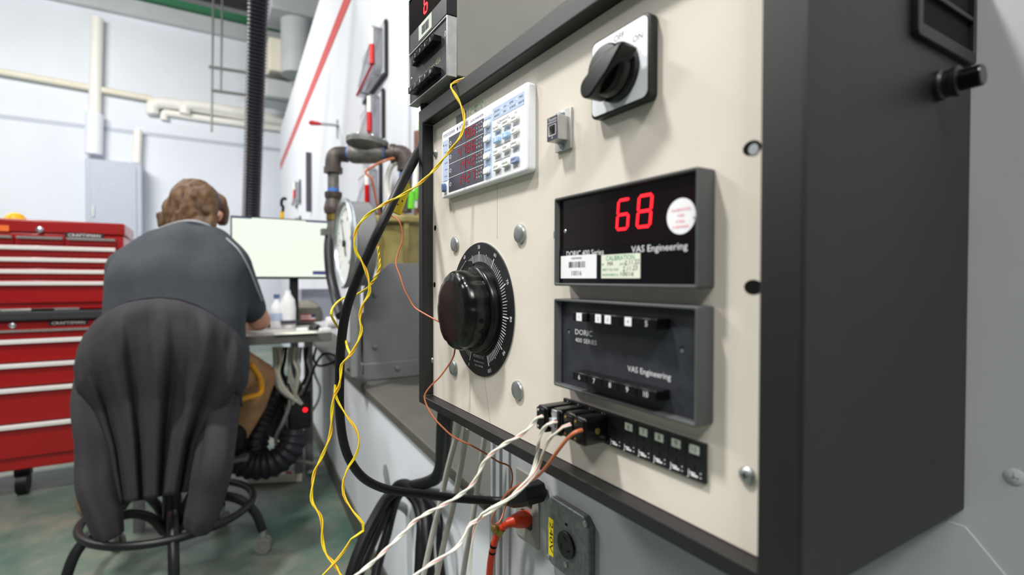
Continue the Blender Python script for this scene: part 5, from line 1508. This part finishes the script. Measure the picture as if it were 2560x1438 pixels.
for z, hw in ((0.72, 0.11), (0.80, 0.12), (0.90, 0.10), (0.95, 0.06)):
    for i in range(cols_):
        u = -1+2*i/(cols_-1)
        bk.append((SC.x-0.015+hw*u, SC.y-0.125+0.02*u*u, z))
fs = [(r_*cols_+i, r_*cols_+i+1, (r_+1)*cols_+i+1, (r_+1)*cols_+i) for r_ in range(3) for i in range(cols_-1)]
b.add(bk, fs)
o = b.build('backrest', 'rubber_black', stl, smooth=60)
so = o.modifiers.new('thick', 'SOLIDIFY'); so.thickness = 0.03; so.offset = 1

# ================================================================ jacket over the stool back
jk_ = thing('jacket', 'charcoal jacket draped over the back of the drafting stool', 'jacket', at(400, 1230, 1.66))
arc = [(196, 872), (212, 835), (240, 800), (275, 772), (315, 754), (360, 745), (400, 742), (445, 746), (490, 760), (530, 781), (565, 806), (590, 830), (606, 858)]
low = [(292, 1262), (300, 1258), (312, 1262), (328, 1257), (345, 1252), (362, 1250), (380, 1246), (400, 1242), (418, 1238), (436, 1238), (452, 1232), (466, 1230), (480, 1226)]
eL = [(196, 872), (187, 920), (192, 970), (226, 1035), (264, 1130), (290, 1262)]
eR = [(606, 858), (605, 905), (598, 960), (556, 1025), (510, 1115), (480, 1226)]


def lerp_list(l, t):
    f = t*(len(l)-1); i = min(int(f), len(l)-2); k = f-i
    return (l[i][0]*(1-k)+l[i+1][0]*k, l[i][1]*(1-k)+l[i+1][1]*k)


NU, NV = 90, 60
vs, fs = [], []
for j in range(-10, NV+1):
    v = max(0, j)/NV
    for i in range(NU+1):
        u = i/NU
        T, B_ = lerp_list(arc, u), lerp_list(low, u)
        L_, R_ = lerp_list(eL, v), lerp_list(eR, v)
        # bilinear patch between the four edges
        c00, c10, c01, c11 = arc[0], arc[-1], low[0], low[-1]
        x = (1-v)*T[0]+v*B_[0]+(1-u)*L_[0]+u*R_[0]-((1-u)*(1-v)*c00[0]+u*(1-v)*c10[0]+(1-u)*v*c01[0]+u*v*c11[0])
        y = (1-v)*T[1]+v*B_[1]+(1-u)*L_[1]+u*R_[1]-((1-u)*(1-v)*c00[1]+u*(1-v)*c10[1]+(1-u)*v*c01[1]+u*v*c11[1])
        w = 2*u-1
        d = 1.655+0.10*w*w-0.035*math.sin(math.pi*min(1, v*1.6))
        ramp = min(1, v*5.0+0.15)
        fold = 0.022*math.sin(2*math.pi*(4.6*u+0.30)+1.0*v)+0.009*math.sin(2*math.pi*(9.2*u+0.1)-2.6*v)+0.006*math.sin(2*math.pi*(2.3*u)+7*v)
        d += ramp*fold*(0.55+0.6*v)*min(1, (1-abs(w))*3.2)
        if j < 0:
            k = -j/10
            y += 10*k+150*k*k*k
            d += 0.055*math.sin(min(1, k*1.6)*math.pi/2)+0.03*k
        else:
            d += 0.03*(1-min(1, v*9))**2
        vs.append(at(x, y, d))
row = NU+1
fs = [(j*row+i, j*row+i+1, (j+1)*row+i+1, (j+1)*row+i) for j in range(NV+10) for i in range(NU)]
b = MB(); b.add(vs, fs)
o = b.build('body', 'jacket_black', jk_, smooth=180)
so = o.modifiers.new('cloth', 'SOLIDIFY'); so.thickness = 0.004


def sleeve(pts, seed):
    path = smooth_path(pp([p[:3] for p in pts]), 8)
    rr = []
    for i in range(len(path)):
        f = i/(len(path)-1)*(len(pts)-1); k = min(int(f), len(pts)-2); t = f-k
        rr.append(pts[k][3]*(1-t)+pts[k+1][3]*t)
    b = MB(); b.tube(path, rr, 36)
    c = V((0, 0, 0))
    n = 36
    for i in range(len(path)):
        for q in range(n):
            a = 2*math.pi*q/n
            k = 0.13*math.sin(3*a+seed+0.03*i)+0.07*math.sin(5*a-seed*2+0.06*i)+0.03*math.sin(i*0.35+seed+1.2*math.sin(a))
            P = b.v[i*n+q]
            b.v[i*n+q] = P+(P-path[i])*k
    return b.build('sleeve', 'jacket_black', jk_, smooth=180)


sleeve([(250, 885, 1.85, 0.040), (236, 930, 1.82, 0.050), (230, 1000, 1.78, 0.058), (236, 1080, 1.745, 0.062), (240, 1160, 1.72, 0.060), (240, 1230, 1.68, 0.051), (262, 1300, 1.67, 0.046), (276, 1345, 1.67, 0.034)], 0.6)
sleeve([(550, 872, 1.85, 0.040), (554, 930, 1.83, 0.050), (548, 1000, 1.79, 0.056), (544, 1080, 1.74, 0.055), (534, 1160, 1.68, 0.052), (522, 1230, 1.675, 0.051), (508, 1290, 1.67, 0.048), (498, 1325, 1.67, 0.036)], 2.3)

# ================================================================ seated person
pe = thing('person', 'seated person with brown hair in a dark grey short-sleeved shirt, seen from behind', 'person', SC)


def ch(*pts, dy=0):
    return [tuple(at(p[0], p[1]+dy, p[2]))+tuple(p[3:]) for p in pts]


def hand(wx, wy, wd, dirx):
    """palm, four fingers and a thumb lying on the desk, fingers towards dirx"""
    w = at(wx, wy, wd)
    f = V((dirx, 0.9, -0.12)).normalized(); s = f.cross(V((0, 0, 1))).normalized()
    out = [[tuple(w)+(0.028,), tuple(w+f*0.05)+(0.032, 0.9), tuple(w+f*0.085)+(0.028,)]]
    for i, (o_, L_) in enumerate(((-0.030, 0.070), (-0.010, 0.082), (0.010, 0.078), (0.029, 0.062))):
        p0 = w+f*0.085+s*o_
        out.append([tuple(p0)+(0.0105,), tuple(p0+f*L_*0.5+V((0, 0, 0.010)))+(0.0098,), tuple(p0+f*L_*0.95+V((0, 0, -0.010)))+(0.0088,)])
    p0 = w+f*0.03-s*0.030*(1 if dirx < 0 else -1)
    q_ = -s*(1 if dirx < 0 else -1)
    out.append([tuple(p0)+(0.013,), tuple(p0+q_*0.022+f*0.03)+(0.0115,), tuple(p0+q_*0.028+f*0.060)+(0.010,)])
    return out


body = [ch((440, 880, 2.02, 0.12), (445, 760, 2.02, 0.12), (455, 660, 2.06, 0.11), (475, 590, 2.13, 0.062), (486, 556, 2.19, 0.056), (494, 526, 2.25, 0.083), (494, 504, 2.24, 0.088)),
        ch((500, 542, 2.29, 0.066), (508, 557, 2.33, 0.050)),
        ch((360, 655, 2.06, 0.06), (320, 680, 2.06, 0.055), (310, 745, 2.16, 0.048), (306, 800, 2.28, 0.044), (352, 806, 2.42, 0.037), (400, 806, 2.52, 0.029)),
        ch((540, 650, 2.06, 0.06), (576, 668, 2.06, 0.055), (612, 735, 2.14, 0.050), (647, 800, 2.24, 0.049), (628, 806, 2.36, 0.041), (606, 808, 2.46, 0.030)),
        ch((546, 544, 2.23, 0.014), (549, 536, 2.24, 0.016), (545, 550, 2.23, 0.012)),
        ch((430, 530, 2.24, 0.014), (428, 524, 2.25, 0.015), (432, 536, 2.24, 0.012)),
        ch((508, 540, 2.352, 0.013), (510, 546, 2.365, 0.012))]
body += hand(600, 808, 2.50, -0.5)+hand(408, 806, 2.55, 0.35)
bd = blob('body', body, 'skin', pe, 0.0075, 4)
shirt = [ch((365, 900, 2.00, 0.135), (358, 800, 1.99, 0.135), (362, 710, 2.01, 0.135), (376, 655, 2.05, 0.105)),
         ch((520, 900, 2.00, 0.135), (522, 800, 2.00, 0.135), (522, 710, 2.02, 0.135), (515, 650, 2.06, 0.100)),
         ch((442, 900, 1.97, 0.13), (440, 800, 1.95, 0.14), (443, 700, 1.98, 0.14), (455, 640, 2.03, 0.12), (474, 592, 2.11, 0.078)),
         ch((345, 662, 2.05, 0.088), (400, 622, 2.07, 0.085), (470, 604, 2.10, 0.080), (530, 614, 2.08, 0.083), (560, 648, 2.06, 0.088)),
         ch((325, 672, 2.06, 0.088), (312, 745, 2.15, 0.077), (310, 785, 2.23, 0.068)),
         ch((572, 664, 2.06, 0.090), (602, 728, 2.13, 0.080), (628, 774, 2.20, 0.068)),
         ch((560, 880, 2.06, 0.10), (575, 950, 2.09, 0.075), (572, 985, 2.10, 0.055))]
sh = blob('shirt', shirt, 'shirt_grey', pe, 0.012, 30)
neck = at(478, 572, 2.135)
ng = smooth_path(pp([(402, 571, 2.115), (425, 562, 2.085), (452, 555, 2.062), (474, 552.5, 2.055), (497, 555.5, 2.062), (520, 564, 2.085), (534, 575, 2.115)]), 6)
b = MB(); b.tube(ng, 0.0058, 8); b.build('collar_trim', 'shirt_trim', pe)
b = MB(); b.tube(smooth_path(pp([(566, 596, 2.04), (596, 625, 2.02), (622, 670, 2.05), (642, 720, 2.10), (655, 752, 2.15)])), 0.0035, 8); b.build('sleeve_piping', 'shirt_trim', pe)
pants = [ch((395, 930, 2.06, 0.115), (365, 925, 2.26, 0.095), (335, 940, 2.44, 0.082), (300, 1040, 2.38, 0.068), (258, 1150, 2.32, 0.060), (234, 1222, 2.29, 0.058)),
         ch((505, 930, 2.06, 0.115), (590, 925, 2.26, 0.098), (645, 945, 2.44, 0.082), (628, 1010, 2.42, 0.070), (598, 1075, 2.37, 0.055), (584, 1098, 2.35, 0.052)),
         ch((395, 930, 2.06, 0.115), (505, 930, 2.06, 0.115))]
blob('trousers', pants, 'khaki', pe, 0.012, 6)
b = MB(); b.tube(smooth_path(pp([(628, 912, 2.20), (648, 940, 2.26), (655, 968, 2.29), (648, 986, 2.28), (618, 994, 2.22), (590, 1003, 2.16)])), 0.011, 10); b.build('hanging_strap', 'strap_yellow', pe)['label'] = 'yellow strap hanging at the thigh'
for x, y, d, f in ((228, 1262, 2.28, -1), (588, 1112, 2.34, 1)):
    q = at(x, y, d)
    up = V((0, 0, 1))
    blob('boot', [[tuple(q+V((0, 0, 0.05)))+(0.052,), tuple(q+V((0, 0.0, 0)))+(0.050,), tuple(q+V((0.02*f, 0.07, -0.012)))+(0.046,), tuple(q+V((0.04*f, 0.15, -0.02)))+(0.040,)]], 'boot_brown' if f < 0 else 'rubber_black', pe, 0.009, 4)
    b = MB(); P = [q+V((-0.045, -0.05, -0.052)), q+V((0.045, -0.05, -0.052)), q+V((0.05+0.03*f, 0.17, -0.056)), q+V((-0.03+0.03*f, 0.17, -0.056))]
    b.add(P+[p+V((0, 0, -0.018)) for p in P], [(0, 1, 2, 3), (7, 6, 5, 4), (0, 4, 5, 1), (1, 5, 6, 2), (2, 6, 7, 3), (3, 7, 4, 0)]); b.build('sole', 'sole_pale' if f < 0 else 'cable_grey', pe, bevel=0.006)
random.seed(3)
hs = [ch((484, 516, 2.215, 0.096), (486, 502, 2.225, 0.094), (500, 508, 2.25, 0.086)), ch((452, 528, 2.205, 0.070), (436, 544, 2.20, 0.050), (420, 556, 2.20, 0.028)), ch((480, 538, 2.180, 0.066), (478, 556, 2.175, 0.046))]
for i in range(60):
    a = random.uniform(0, 1)
    x, y = 412+128*a, random.uniform(478, 562)
    if (x-486)**2/74**2+(y-520)**2/58**2 > 1:
        continue
    d = 2.19-0.07*(1-((x-488)/78)**2)
    hs.append(ch((x, y-8, d+0.005, 0.017), (x-6+random.uniform(-4, 4), y+8, d-0.002, 0.020), (x-14+random.uniform(-6, 6), y+24, d+0.004, 0.012)))
for i in range(9):
    x = 418+i*13
    hs.append(ch((x+8, 535, 2.17, 0.024), (x, 553, 2.165, 0.017), (x-10, 566, 2.17, 0.008)))
for i in range(6):
    hs.append(ch((430, 524+i*6, 2.20, 0.030), (410-i, 536+i*5, 2.205, 0.018), (392+i, 533+i*7, 2.21, 0.006)))
hs.append(ch((540, 508, 2.27, 0.045), (555, 534, 2.31, 0.034), (556, 552, 2.32, 0.024)))
blob('hair', hs, 'hair', pe, 0.0060, 7, 0.6, shag=0.007)
b = MB(); b.tube(smooth_path(pp([(541, 484, 2.20), (550, 504, 2.19), (547, 522, 2.19), (538, 534, 2.21)])), 0.0045, 8); b.build('glasses_arm', 'display_grey', pe)
